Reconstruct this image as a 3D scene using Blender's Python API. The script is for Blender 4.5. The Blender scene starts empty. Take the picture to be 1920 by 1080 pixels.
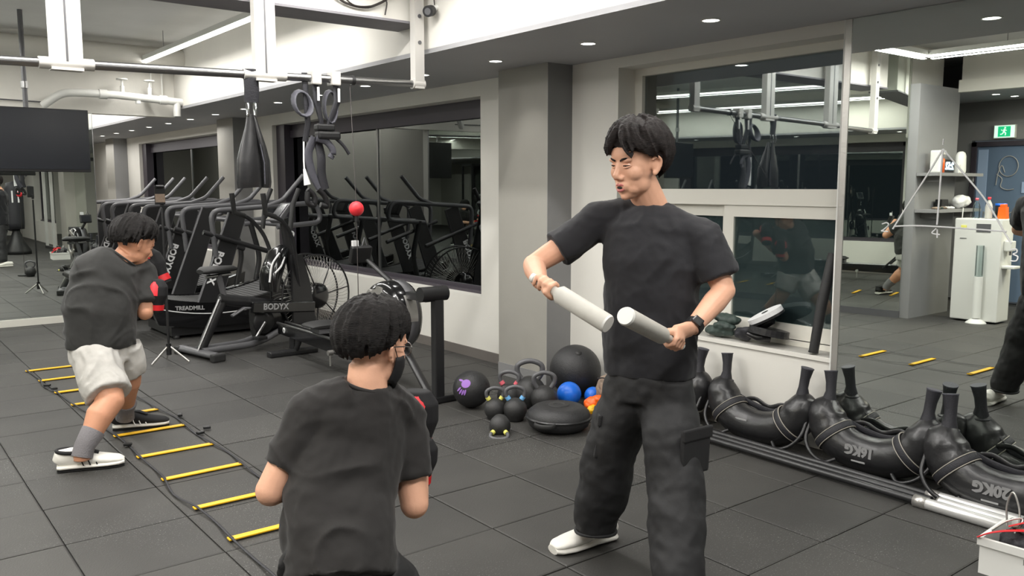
import bpy, bmesh, math, random
import numpy as np
from mathutils import Vector, Matrix, Quaternion, noise
from math import sin, cos, pi, radians, sqrt, atan2

SC = bpy.context.scene
COL = SC.collection
random.seed(4)

# ------------------------------------------------------------------ camera
F_PX = 1600.0
CAM_H = 1.5
_up = Vector((0, -1, -190.0 / F_PX)).normalized()
_y = Vector(((-308 - 960) / F_PX, -190.0 / F_PX, 1.0)); _y = (_y - _up * _y.dot(_up)).normalized()
_x = _y.cross(_up).normalized()
R_WC = Matrix((_x, _y, _up))                      # camera (right, down, forward) -> room axes
cam_d = bpy.data.cameras.new('camera'); cam = bpy.data.objects.new('camera', cam_d); COL.objects.link(cam)
cam_d.sensor_width = 36.0; cam_d.lens = 36.0 * F_PX / 1920.0; cam_d.clip_start = 0.05
cr = R_WC @ Vector((1, 0, 0)); cu = R_WC @ Vector((0, -1, 0)); cb = R_WC @ Vector((0, 0, -1))
cam.matrix_world = Matrix(((cr.x, cu.x, cb.x, 0), (cr.y, cu.y, cb.y, 0), (cr.z, cu.z, cb.z, CAM_H), (0, 0, 0, 1)))
SC.camera = cam

# ------------------------------------------------------------------ world, exposure
w = bpy.data.worlds.new('night'); SC.world = w; w.use_nodes = True
w.node_tree.nodes['Background'].inputs[0].default_value = (0.065, 0.070, 0.078, 1)
w.node_tree.nodes['Background'].inputs[1].default_value = 1.0
SC.view_settings.view_transform = 'Standard'; SC.view_settings.look = 'None'
SC.view_settings.gamma = 1.0; SC.view_settings.exposure = -0.10
SC.view_settings.use_curve_mapping = False

# room measurements (metres); the window wall runs along +Y, the floor is z = 0
WX = 4.335      # window wall face
SOFX = 3.20    # edge of the dropped soffit
SOFZ = 2.39
CEZ = 3.10
FARY = 10.48
LMX = -0.68    # left mirror face

# ------------------------------------------------------------------ area lights under the lamp strips
def area(name, loc, sx, sy, power, rot=(0, 0, 0), col=(1.0, 0.975, 0.94)):
    l = bpy.data.lights.new(name, 'AREA'); l.shape = 'RECTANGLE'; l.size = sx; l.size_y = sy
    l.energy = power; l.color = col
    o = bpy.data.objects.new(name, l); COL.objects.link(o); o.location = loc; o.rotation_euler = rot
    return o
LED_Z = 2.87
LED_RUNS = [((2.77, 5.75), (2.77, 10.25)), ((2.77, 0.6), (2.77, 4.55)), ((-0.52, 0.6), (-0.52, 4.55)),
            ((-0.52, 4.55), (2.77, 4.55)), ((0.35, 5.75), (0.35, 10.25)), ((-0.52, 0.6), (2.77, 0.6)), ((2.77, 11.2), (2.77, 18.8))]  # last run is an added lamp, brightening the far bulkhead and treadmills
for (a, b) in LED_RUNS:
    L = max(abs(a[0] - b[0]), abs(a[1] - b[1])) - 0.1
    al = a[0] == b[0]
    area('area_light', ((a[0] + b[0]) / 2, (a[1] + b[1]) / 2, LED_Z - 0.035), 0.05 if al else L, L if al else 0.05, (12.5 if a[0] > 2 and al else 24.0) * L)
# the rest of the gym behind the camera and beyond the mirror wall is lit the same way
for y in (-2.0, -5.0):
    area('area_light', (2.0, y, 2.85), 0.05, 2.6, 48)
area('area_light', (3.75, 13.2, 2.3), 0.5, 3.6, 34)
area('area_light', (3.75, 17.2, 2.3), 0.5, 3.0, 26)
area('area_light', (-2.2, 3.0, 2.5), 1.2, 1.2, 80, col=(1.0, 0.93, 0.75))  # warm fill added to brighten the dark entrance corner; no strip lamp hangs here
# ------------------------------------------------------------------ measuring helpers
def ray(u, v):
    return R_WC @ Vector(((u - 960) / F_PX, (v - 540) / F_PX, 1.0))
def at_floor(u, v, z=0.0):
    d = ray(u, v); t = (z - CAM_H) / d.z; return Vector((0, 0, CAM_H)) + d * t
def at_x(u, v, X):
    d = ray(u, v); t = X / d.x; return Vector((0, 0, CAM_H)) + d * t
def at_y(u, v, Y):
    d = ray(u, v); t = Y / d.y; return Vector((0, 0, CAM_H)) + d * t
def at_d(u, v, D):
    return Vector((0, 0, CAM_H)) + ray(u, v) * D
FWD = Vector((sin(radians(38.39)), cos(radians(38.39)), 0)).normalized()
RGT = Vector((FWD.y, -FWD.x, 0)); UP = Vector((0, 0, 1))

# ------------------------------------------------------------------ materials
M = {}
def s2l(c): return tuple((x / 12.92 if x <= 0.04045 else ((x + 0.055) / 1.055) ** 2.4) for x in c)
def mat(name, rgb, rough=0.6, metal=0.0, var=0.0, vscale=8.0, bump=0.0, bscale=60.0, emit=None, estr=1.0, spec=0.5, coat=0.0,
        stretch=None, sheen=0.0):
    if name in M: return M[name]
    m = bpy.data.materials.new(name); m.use_nodes = True; nt = m.node_tree; b = nt.nodes['Principled BSDF']
    c = s2l(rgb) + (1,)
    b.inputs['Base Color'].default_value = c; b.inputs['Roughness'].default_value = rough
    b.inputs['Metallic'].default_value = metal; b.inputs['Specular IOR Level'].default_value = spec
    b.inputs['Coat Weight'].default_value = coat
    b.inputs['Sheen Weight'].default_value = sheen
    tc = nt.nodes.new('ShaderNodeTexCoord'); mp = nt.nodes.new('ShaderNodeMapping')
    nt.links.new(tc.outputs['Object'], mp.inputs['Vector'])
    if stretch: mp.inputs['Scale'].default_value = stretch
    if var > 0:
        n = nt.nodes.new('ShaderNodeTexNoise'); n.inputs['Scale'].default_value = vscale; n.inputs['Detail'].default_value = 5
        nt.links.new(mp.outputs[0], n.inputs['Vector'])
        r = nt.nodes.new('ShaderNodeValToRGB'); r.color_ramp.elements[0].position = 0.3; r.color_ramp.elements[1].position = 0.7
        r.color_ramp.elements[0].color = tuple(x * (1 - var) for x in c[:3]) + (1,)
        r.color_ramp.elements[1].color = tuple(min(1, x * (1 + var)) for x in c[:3]) + (1,)
        nt.links.new(n.outputs['Fac'], r.inputs[0]); nt.links.new(r.outputs[0], b.inputs['Base Color'])
    if bump > 0:
        n2 = nt.nodes.new('ShaderNodeTexNoise'); n2.inputs['Scale'].default_value = bscale; n2.inputs['Detail'].default_value = 4
        nt.links.new(mp.outputs[0], n2.inputs['Vector'])
        bp = nt.nodes.new('ShaderNodeBump'); bp.inputs['Strength'].default_value = bump; bp.inputs['Distance'].default_value = 0.01
        nt.links.new(n2.outputs['Fac'], bp.inputs['Height']); nt.links.new(bp.outputs[0], b.inputs['Normal'])
    if emit:
        b.inputs['Emission Color'].default_value = s2l(emit) + (1,); b.inputs['Emission Strength'].default_value = estr
    M[name] = m; return m

mat('white_wall', (0.86, 0.85, 0.82), 0.7, var=0.03, vscale=2, bump=0.05, bscale=120)
mat('grey_wall', (0.60, 0.59, 0.56), 0.65, var=0.05, vscale=1.5, bump=0.05, bscale=150)
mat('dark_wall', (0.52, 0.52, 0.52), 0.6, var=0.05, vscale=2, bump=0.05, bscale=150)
mat('soffit', (0.70, 0.70, 0.71), 0.6, var=0.03, vscale=2)
mat('ceiling', (0.87, 0.87, 0.86), 0.85, var=0.10, vscale=0.8, bump=0.15, bscale=30)
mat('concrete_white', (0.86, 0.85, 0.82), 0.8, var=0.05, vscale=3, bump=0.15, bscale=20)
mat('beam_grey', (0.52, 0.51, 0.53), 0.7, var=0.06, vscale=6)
mat('baseboard', (0.42, 0.40, 0.38), 0.6)
mat('white_frame', (0.88, 0.87, 0.83), 0.45)
mat('dark_frame', (0.24, 0.22, 0.25), 0.45)
mat('chrome', (0.85, 0.86, 0.87), 0.15, 1.0)
mat('steel', (0.62, 0.62, 0.62), 0.32, 1.0)
mat('brushed', (0.80, 0.79, 0.77), 0.35, 0.85, bump=0.1, bscale=80)
mat('white_metal', (0.86, 0.86, 0.84), 0.4)
mat('black_metal', (0.13, 0.13, 0.135), 0.38, spec=0.6)
mat('grey_metal', (0.34, 0.34, 0.35), 0.4, spec=0.6)
mat('black_plastic', (0.10, 0.10, 0.105), 0.45)
mat('gloss_black', (0.07, 0.07, 0.075), 0.18, coat=0.4)
mat('rubber', (0.16, 0.16, 0.16), 0.6, var=0.15, vscale=30)
mat('leather', (0.13, 0.13, 0.135), 0.33, var=0.15, vscale=12, bump=0.25, bscale=25, spec=0.6)
mat('nylon', (0.14, 0.14, 0.16), 0.6, bump=0.3, bscale=200)
mat('nylon_lt', (0.27, 0.27, 0.30), 0.6, bump=0.3, bscale=200)
mat('seam', (0.62, 0.60, 0.56), 0.6)
mat('white_print', (0.90, 0.90, 0.90), 0.5)
mat('grey_print', (0.62, 0.62, 0.62), 0.5)
mat('yellow', (0.93, 0.72, 0.10), 0.45, var=0.08, vscale=20)
mat('red_foam', (0.92, 0.20, 0.24), 0.5, var=0.08, vscale=40)
mat('red', (0.80, 0.10, 0.13), 0.5)
mat('blue', (0.10, 0.42, 0.85), 0.35)
mat('orange', (0.95, 0.40, 0.10), 0.4)
mat('screen', (0.13, 0.14, 0.16), 0.22, spec=0.5)
mat('cable', (0.18, 0.16, 0.15), 0.6)
mat('tan_fabric', (0.55, 0.48, 0.42), 0.85, var=0.2, vscale=20, bump=0.4, bscale=80)
mat('cast_iron', (0.17, 0.17, 0.17), 0.5, var=0.1, vscale=60, bump=0.2, bscale=200)
mat('purple', (0.60, 0.42, 0.75), 0.6)
mat('slamball', (0.15, 0.15, 0.155), 0.5, var=0.1, vscale=30, bump=0.25, bscale=120)
mat('green_glove', (0.20, 0.25, 0.23), 0.6, var=0.25, vscale=14, bump=0.3, bscale=40)
mat('foam_white', (0.74, 0.73, 0.70), 0.6, var=0.06, vscale=12, bump=0.15, bscale=30)
mat('crate', (0.90, 0.90, 0.88), 0.45)
mat('deck_slat', (0.33, 0.33, 0.33), 0.6, var=0.1, vscale=20)
mat('skin', (0.86, 0.66, 0.55), 0.48, var=0.05, vscale=18, bump=0.08, bscale=120, spec=0.4)
mat('skin_tan', (0.80, 0.58, 0.46), 0.5, var=0.05, vscale=18, bump=0.08, bscale=120, spec=0.4)
mat('lips', (0.72, 0.42, 0.40), 0.45)
mat('hair', (0.085, 0.075, 0.072), 0.65, spec=0.25, var=0.45, vscale=30, stretch=(1, 1, 5), bump=0.5, bscale=90)
mat('hair_brown', (0.125, 0.105, 0.10), 0.62, spec=0.25, var=0.45, vscale=30, stretch=(1, 1, 5), bump=0.5, bscale=90)
mat('tee_navy', (0.10, 0.10, 0.118), 0.85, var=0.1, vscale=6, bump=0.25, bscale=14, sheen=0.1)
mat('tee_black', (0.115, 0.106, 0.102), 0.85, var=0.1, vscale=6, bump=0.25, bscale=14, sheen=0.1)
mat('tee_char', (0.15, 0.15, 0.145), 0.85, var=0.1, vscale=6, bump=0.25, bscale=14, sheen=0.1)
mat('cargo', (0.125, 0.125, 0.13), 0.7, var=0.12, vscale=8, bump=0.4, bscale=12)
mat('shorts_grey', (0.70, 0.69, 0.67), 0.85, var=0.12, vscale=14, bump=0.4, bscale=16)
mat('sock', (0.45, 0.44, 0.45), 0.9, bump=0.4, bscale=150)
mat('sneaker_white', (0.88, 0.87, 0.84), 0.55)
mat('mask_black', (0.08, 0.08, 0.09), 0.8)

def mirror_mat():
    m = bpy.data.materials.new('mirror'); m.use_nodes = True; b = m.node_tree.nodes['Principled BSDF']
    b.inputs['Base Color'].default_value = (0.80, 0.84, 0.80, 1); b.inputs['Metallic'].default_value = 1; b.inputs['Roughness'].default_value = 0.006
    M['mirror'] = m
mirror_mat()
def glass_mat(name, tint, refl, gcol=(0.8, 0.85, 0.84)):
    m = bpy.data.materials.new(name); m.use_nodes = True; nt = m.node_tree; nt.nodes.remove(nt.nodes['Principled BSDF'])
    t = nt.nodes.new('ShaderNodeBsdfTransparent'); t.inputs[0].default_value = tint + (1,)
    g = nt.nodes.new('ShaderNodeBsdfGlossy'); g.inputs['Roughness'].default_value = 0.01; g.inputs[0].default_value = gcol + (1,)
    mx = nt.nodes.new('ShaderNodeMixShader'); fr = nt.nodes.new('ShaderNodeFresnel'); fr.inputs[0].default_value = 1.5
    ma = nt.nodes.new('ShaderNodeMath'); ma.operation = 'MULTIPLY_ADD'; ma.inputs[1].default_value = 0.8; ma.inputs[2].default_value = refl
    nt.links.new(fr.outputs[0], ma.inputs[0]); nt.links.new(ma.outputs[0], mx.inputs[0])
    nt.links.new(t.outputs[0], mx.inputs[1]); nt.links.new(g.outputs[0], mx.inputs[2])
    nt.links.new(mx.outputs[0], nt.nodes['Material Output'].inputs[0]); M[name] = m
glass_mat('window_glass', (0.5, 0.55, 0.56), 0.25)
glass_mat('sash_glass', (0.85, 0.9, 0.9), 0.03)
mat('film', (0.27, 0.31, 0.32), 0.5, var=0.05, vscale=3)
glass_mat('clear_glass', (0.9, 0.95, 0.95), 0.03)
def rubber_floor_mat():
    m = bpy.data.materials.new('rubber_floor'); m.use_nodes = True; nt = m.node_tree; b = nt.nodes['Principled BSDF']; N = nt.nodes.new; L = nt.links.new
    ge = N('ShaderNodeNewGeometry')
    big = N('ShaderNodeTexNoise'); big.inputs['Scale'].default_value = 1.6; big.inputs['Detail'].default_value = 4
    L(ge.outputs['Position'], big.inputs['Vector'])
    oi = N('ShaderNodeObjectInfo')
    ad = N('ShaderNodeMath'); ad.operation = 'MULTIPLY_ADD'; ad.inputs[1].default_value = 0.22; L(oi.outputs['Random'], ad.inputs[0]); L(big.outputs['Fac'], ad.inputs[2])
    r = N('ShaderNodeValToRGB'); r.color_ramp.elements[0].position = 0.35; r.color_ramp.elements[1].position = 0.85
    r.color_ramp.elements[0].color = (0.031, 0.030, 0.028, 1); r.color_ramp.elements[1].color = (0.052, 0.050, 0.046, 1)
    L(ad.outputs[0], r.inputs[0])
    sp = N('ShaderNodeTexNoise'); sp.inputs['Scale'].default_value = 140; sp.inputs['Detail'].default_value = 2; L(ge.outputs['Position'], sp.inputs['Vector'])
    r2 = N('ShaderNodeValToRGB'); r2.color_ramp.elements[0].position = 0.62; r2.color_ramp.elements[1].position = 0.72
    r2.color_ramp.elements[0].color = (0, 0, 0, 1); r2.color_ramp.elements[1].color = (0.30, 0.30, 0.29, 1)
    L(sp.outputs['Fac'], r2.inputs[0])
    pn = N('ShaderNodeTexNoise'); pn.inputs['Scale'].default_value = 1.1; pn.inputs['Detail'].default_value = 3; L(ge.outputs['Position'], pn.inputs['Vector'])
    pr = N('ShaderNodeValToRGB'); pr.color_ramp.elements[0].position = 0.45; pr.color_ramp.elements[1].position = 0.7; L(pn.outputs['Fac'], pr.inputs[0])
    mu = N('ShaderNodeMixRGB'); mu.blend_type = 'MULTIPLY'; mu.inputs[0].default_value = 1; L(r2.outputs[0], mu.inputs[1]); L(pr.outputs[0], mu.inputs[2])
    mx = N('ShaderNodeMixRGB'); mx.blend_type = 'ADD'; mx.inputs[0].default_value = 1; L(r.outputs[0], mx.inputs[1]); L(mu.outputs[0], mx.inputs[2])
    L(mx.outputs[0], b.inputs['Base Color']); b.inputs['Roughness'].default_value = 0.62; b.inputs['Specular IOR Level'].default_value = 0.45
    bp = N('ShaderNodeBump'); bp.inputs['Strength'].default_value = 0.35; bp.inputs['Distance'].default_value = 0.004
    L(sp.outputs['Fac'], bp.inputs['Height']); L(bp.outputs[0], b.inputs['Normal'])
    M['rubber_floor'] = m
rubber_floor_mat()
mat('joint', (0.13, 0.13, 0.13), 0.8)
mat('lamp_white', (1, 1, 1), 0.5, emit=(1, 0.99, 0.97), estr=9.0)
mat('lamp_spot', (1, 1, 1), 0.5, emit=(1, 0.99, 0.96), estr=14.0)
mat('digit', (0.8, 0.9, 1), 0.5, emit=(0.80, 0.92, 1), estr=3.0)
mat('exit_green', (0.1, 0.75, 0.5), 0.5, emit=(0.10, 0.75, 0.50), estr=0.9)
mat('exit_white', (0.9, 1, 0.95), 0.5, emit=(0.85, 1, 0.92), estr=1.0)
mat('door_glass_blue', (0.40, 0.47, 0.56), 0.25, spec=0.5)
mat('door_light', (0.62, 0.70, 0.82), 0.3)

# ------------------------------------------------------------------ object helpers
def tag(o, label=None, cat=None, group=None, kind=None):
    if label: o['label'] = label
    if cat: o['category'] = cat
    if group: o['group'] = group
    if kind: o['kind'] = kind
    return o
def thing(name, label, cat, loc=(0, 0, 0), rotz=0.0, group=None):
    o = bpy.data.objects.new(name, None); COL.objects.link(o); o.empty_display_size = 0.05
    o.location = loc; o.rotation_euler = (0, 0, rotz); return tag(o, label, cat, group)
def copy_tree(o, parent=None):
    c = o.copy(); COL.objects.link(c)
    if parent: c.parent = parent
    for ch in list(o.children): copy_tree(ch, c)
    return c

class MB:
    """collects shapes into one mesh; off = origin subtracted from every vertex"""
    def __init__(s, off=(0, 0, 0)):
        s.v = []; s.f = []; s.sm = []; s.off = Vector(off)
    def add(s, verts, faces, smooth=False):
        n = len(s.v); s.v += [Vector(p) - s.off for p in verts]
        s.f += [tuple(i + n for i in f) for f in faces]; s.sm += [smooth] * len(faces); return s
    def box(s, c, size, rot=None, bev=0.0):
        c = Vector(c); hx, hy, hz = (d / 2 for d in size)
        bm = bmesh.new(); bmesh.ops.create_cube(bm, size=1.0)
        for v in bm.verts: v.co = Vector((v.co.x * 2 * hx, v.co.y * 2 * hy, v.co.z * 2 * hz))
        if bev > 0: bmesh.ops.bevel(bm, geom=bm.edges[:], offset=min(bev, hx * .9, hy * .9, hz * .9), segments=2, affect='EDGES', profile=0.6)
        bm.verts.index_update()
        R = rot if rot is not None else Matrix.Identity(3)
        s.add([c + R @ v.co for v in bm.verts], [[v.index for v in f.verts] for f in bm.faces], bev > 0 and False); bm.free(); return s
    def span(s, a, b, bev=0.0):
        a = Vector(a); b = Vector(b); return s.box((a + b) / 2, [abs(x) for x in (b - a)], bev=bev)
    def tube(s, pts, r, seg=12, cap=True, flat=None, side=None, closed=False):
        """sweep along pts. r: number or list (number or (ra, rb)); side: hint vector for the ra axis"""
        pts = [Vector(p) for p in pts]; n = len(pts)
        rs = r if isinstance(r, (list, tuple)) and len(r) == n and not (n == 2 and flat) else [r] * n
        T = []
        for i in range(n):
            if closed: t = pts[(i + 1) % n] - pts[i - 1]
            elif i == 0: t = pts[1] - pts[0]
            elif i == n - 1: t = pts[-1] - pts[-2]
            else: t = (pts[i + 1] - pts[i]).normalized() + (pts[i] - pts[i - 1]).normalized()
            if t.length < 1e-9: t = Vector((0, 0, 1))
            T.append(t.normalized())
        h = Vector(side) if side is not None else (Vector((0, 0, 1)) if abs(T[0].z) < 0.9 else Vector((1, 0, 0)))
        verts = []; faces = []
        prev = None
        for i in range(n):
            if side is not None: a = h - T[i] * h.dot(T[i])
            else:
                b0 = prev if prev is not None else h
                a = b0 - T[i] * b0.dot(T[i])
            if a.length < 1e-6: a = T[i].orthogonal()
            a.normalize(); prev = a; b = T[i].cross(a)
            q = rs[i]; ra, rb = q if isinstance(q, (tuple, list)) else (q, q)
            for k in range(seg):
                th = 2 * pi * k / seg
                verts.append(pts[i] + a * (ra * cos(th)) + b * (rb * sin(th)))
        m = n if closed else n - 1
        for i in range(m):
            j = (i + 1) % n
            for k in range(seg):
                k2 = (k + 1) % seg
                faces.append((i * seg + k, i * seg + k2, j * seg + k2, j * seg + k))
        base = len(s.f)
        s.add(verts, faces, True)
        if cap and not closed:
            s.add(verts[:seg], [tuple(reversed(range(seg)))]); s.add(verts[-seg:], [tuple(range(seg))])
        return s
    def cyl(s, a, b, r, seg=20, r2=None):
        return s.tube([a, b], [r, r2 if r2 is not None else r], seg)
    def ball(s, c, r, seg=16, rot=None):
        c = Vector(c); rx, ry, rz = r if isinstance(r, (tuple, list)) else (r, r, r)
        R = rot if rot is not None else Matrix.Identity(3)
        rings = max(6, seg // 2 + 2); verts = [c + R @ Vector((0, 0, rz))]; faces = []
        for i in range(1, rings):
            ph = pi * i / rings
            for k in range(seg):
                th = 2 * pi * k / seg
                verts.append(c + R @ Vector((rx * sin(ph) * cos(th), ry * sin(ph) * sin(th), rz * cos(ph))))
        verts.append(c + R @ Vector((0, 0, -rz)))
        for k in range(seg): faces.append((0, 1 + k, 1 + (k + 1) % seg))
        for i in range(rings - 2):
            for k in range(seg):
                a0 = 1 + i * seg; b0 = a0 + seg
                faces.append((a0 + k, b0 + k, b0 + (k + 1) % seg, a0 + (k + 1) % seg))
        L = len(verts) - 1; a0 = 1 + (rings - 2) * seg
        for k in range(seg): faces.append((L, a0 + (k + 1) % seg, a0 + k))
        return s.add(verts, faces, True)
    def lathe(s, prof, c=(0, 0, 0), seg=28, axis=None):
        """profile of (radius, height) turned about an axis (default z)"""
        c = Vector(c); ax = Vector(axis or (0, 0, 1)).normalized(); a = ax.orthogonal().normalized(); b = ax.cross(a)
        verts = []; faces = []
        for (r, h) in prof:
            for k in range(seg):
                th = 2 * pi * k / seg; verts.append(c + ax * h + (a * cos(th) + b * sin(th)) * max(r, 1e-5))
        for i in range(len(prof) - 1):
            for k in range(seg):
                faces.append((i * seg + k, i * seg + (k + 1) % seg, (i + 1) * seg + (k + 1) % seg, (i + 1) * seg + k))
        return s.add(verts, faces, True)
    def prism(s, poly, axis, depth):
        """extrude a closed 3D polygon along axis by depth"""
        ax = Vector(axis).normalized() * depth; p = [Vector(q) for q in poly]; n = len(p)
        return s.add(p + [q + ax for q in p], [tuple(reversed(range(n))), tuple(range(n, 2 * n))] + [(i, (i + 1) % n, n + (i + 1) % n, n + i) for i in range(n)])
    def mesh(s, name, m=None):
        me = bpy.data.meshes.new(name); me.from_pydata([tuple(v) for v in s.v], [], s.f); me.update()
        bm = bmesh.new(); bm.from_mesh(me); bmesh.ops.recalc_face_normals(bm, faces=bm.faces[:])
        bm.to_mesh(me); bm.free()
        me.polygons.foreach_set('use_smooth', s.sm)
        if m: me.materials.append(M[m] if isinstance(m, str) else m)
        return me
    def build(s, name, m, parent=None, label=None):
        me = s.mesh(name, m); o = bpy.data.objects.new(name, me); COL.objects.link(o)
        if parent: o.parent = parent
        if label: o['label'] = label
        return o
def struct(name, mb, m, parent=None):
    o = mb.build(name, m, parent)
    if parent is None: o['kind'] = 'structure'
    return o
def bez(pts, n=8):
    """Catmull-Rom through the points"""
    P = [Vector(p) for p in pts]; out = []
    for i in range(len(P) - 1):
        p0 = P[i - 1] if i > 0 else P[i] * 2 - P[i + 1]; p1 = P[i]; p2 = P[i + 1]; p3 = P[i + 2] if i + 2 < len(P) else P[i + 1] * 2 - P[i]
        for k in range(n):
            t = k / n
            out.append(0.5 * ((2 * p1) + (p2 - p0) * t + (2 * p0 - 5 * p1 + 4 * p2 - p3) * t * t + (3 * p1 - p0 - 3 * p2 + p3) * t ** 3))
    out.append(P[-1]); return out
def text(name, s, size, m, parent, origin, xdir, ydir, depth=0.002, bold=0.0, spacing=1.0):
    """lettering as a thin mesh; origin = centre of the word"""
    cu = bpy.data.curves.new(name, 'FONT'); cu.body = s; cu.size = size; cu.extrude = depth; cu.offset = bold
    cu.align_x = 'CENTER'; cu.align_y = 'CENTER'; cu.space_character = spacing; cu.resolution_u = 2
    t = bpy.data.objects.new(name, cu); COL.objects.link(t)
    dg = bpy.context.evaluated_depsgraph_get(); me = bpy.data.meshes.new_from_object(t.evaluated_get(dg)); me.name = name
    bpy.data.objects.remove(t); bpy.data.curves.remove(cu)
    X = Vector(xdir).normalized(); Y = Vector(ydir).normalized(); Z = X.cross(Y)
    Rm = Matrix((X, Y, Z)).transposed()
    for v in me.vertices: v.co = Vector(origin) + Rm @ v.co
    me.materials.clear(); me.materials.append(M[m])
    o = bpy.data.objects.new(name, me); COL.objects.link(o); o.parent = parent
    return o

def remeshed(mb, name, m, parent, voxel=0.008, smooth=3, disp=None, sfac=0.5, label=None):
    """fuse overlapping shapes into one continuous surface"""
    o = mb.build('tmp', None, None)
    md = o.modifiers.new('r', 'REMESH'); md.mode = 'VOXEL'; md.voxel_size = voxel; md.use_smooth_shade = True
    if smooth:
        sm = o.modifiers.new('s', 'SMOOTH'); sm.iterations = smooth; sm.factor = sfac
    dg = bpy.context.evaluated_depsgraph_get(); me = bpy.data.meshes.new_from_object(o.evaluated_get(dg)); me.name = name
    old = o.data; bpy.data.objects.remove(o); bpy.data.meshes.remove(old)
    if disp:
        nrm = [v.normal.copy() for v in me.vertices]
        for v, nn in zip(me.vertices, nrm): v.co += nn * disp(v.co, nn)
        me.update()
    me.materials.clear(); me.materials.append(M[m]); me.polygons.foreach_set('use_smooth', [True] * len(me.polygons))
    q = bpy.data.objects.new(name, me); COL.objects.link(q)
    if parent: q.parent = parent
    if label: q['label'] = label
    return q
# ================================================================== the room
ONE = (1, 1, 1)
# floor: a base slab and individual rubber tiles (joints recessed)
fl = struct('floor', MB().span((-3.3, -9.5, -0.12), (4.75, 21, -0.012)), 'joint')
TX0, TY0, TS = 0.65 - 0.508 * 3, 1.92 - 0.49 * 2, (0.508, 0.49)
tile_me = None
far = MB()
def tile_shape(mb, x, y):
    g = 0.003; e = 0.006; x0, x1, y0, y1 = x + g, x + TS[0] - g, y + g, y + TS[1] - g
    v = [(x0, y0, -0.012), (x1, y0, -0.012), (x1, y1, -0.012), (x0, y1, -0.012), (x0, y0, -0.003), (x1, y0, -0.003), (x1, y1, -0.003), (x0, y1, -0.003),
         (x0 + e, y0 + e, 0), (x1 - e, y0 + e, 0), (x1 - e, y1 - e, 0), (x0 + e, y1 - e, 0)]
    f = [(0, 1, 5, 4), (1, 2, 6, 5), (2, 3, 7, 6), (3, 0, 4, 7), (4, 5, 9, 8), (5, 6, 10, 9), (6, 7, 11, 10), (7, 4, 8, 11), (8, 9, 10, 11)]
    mb.add(v, f)
rnd = random.Random(7)
for i in range(-4, 13):
    for j in range(-21, 40):
        x = TX0 + i * TS[0] ; y = TY0 + j * TS[1]
        if x > 4.31 or x < -3.3: continue
        if x >= -0.9 and 0.3 < y < 13.2 and not (y > 10.4 and x < 2.2) and x < 4.25:
            if tile_me is None:
                t = MB(); tile_shape(t, 0, 0); tile_me = t.mesh('rubber_tile', 'rubber_floor')
            o = bpy.data.objects.new('rubber_tile', tile_me); COL.objects.link(o); o.parent = fl
            o.location = (x, y, rnd.uniform(-0.0012, 0.0012))
            o.rotation_euler = (0, 0, rnd.uniform(-0.002, 0.002))
        else: tile_shape(far, x, y)
ff = far.build('distant_tiles', 'rubber_floor', fl); ff['kind'] = 'stuff'

# ceiling, soffit, bulkhead, beams
struct('ceiling', MB().span((-3.3, -9.5, CEZ), (3.3, 21, CEZ + 0.1)), 'ceiling')
struct('soffit', MB().span((SOFX, -9.5, SOFZ), (4.75, 21, SOFZ + 0.03)), 'soffit')
struct('bulkhead', MB().span((SOFX, -9.5, SOFZ + 0.001), (SOFX + 0.1, 21, CEZ)), 'white_wall')
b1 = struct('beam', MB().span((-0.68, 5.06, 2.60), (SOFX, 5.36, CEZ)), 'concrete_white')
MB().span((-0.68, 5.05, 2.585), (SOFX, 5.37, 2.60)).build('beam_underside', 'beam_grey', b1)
struct('beam', MB().span((-0.68, -1.4, 2.60), (SOFX, -1.1, CEZ)), 'concrete_white')
struct('duct', MB().cyl((-0.68, 10.14, 2.93), (SOFX, 10.14, 2.93), 0.11, 24), 'concrete_white')

# window wall with recessed windows
BW = [(-6.1, -1.75), (5.94, 10.36), (11.96, 16.36)]     # big windows (y from, to)
SW = (1.3, 4.31)                                         # service window beside the mirror
def wall_pieces():
    mb = MB(); X0, X1 = WX, 4.75
    ys = [-9.5]; cuts = [(a, b, 0.55, 2.26) for a, b in BW] + [(SW[0], SW[1], 0.54, 2.32)]
    cuts.sort(); y = -9.5
    for (a, b, z0, z1) in cuts:
        mb.span((X0, y, 0), (X1, a, SOFZ)); mb.span((X0, a, 0), (X1, b, z0)); mb.span((X0, a, z1), (X1, b, SOFZ)); y = b
    mb.span((X0, y, 0), (X1, 21, SOFZ)); return mb
struct('wall_right', wall_pieces(), 'white_wall')
struct('baseboard_right', MB().span((WX - 0.012, 5.39, 0), (WX, 11.06, 0.085)).span((WX - 0.012, 3.4, 0), (WX, 4.79, 0.085)).span((WX - 0.012, 11.64, 0), (WX, 17.1, 0.085)), 'baseboard')
for y in (4.79, 11.06, 17.15, -1.38):
    c = struct('column', MB().span((4.10, y, 0), (WX, y + 0.59, SOFZ)), 'grey_wall')
    MB().span((4.094, y - 0.002, 0), (4.10, y + 0.592, 0.10)).build('skirting', 'dark_wall', c)
    MB().span((4.098, y - 0.004, 0), (WX, y, SOFZ)).build('shaded_side', 'dark_wall', c)  # thin darker sheet: shade of the unlit side put into its colour
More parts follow.
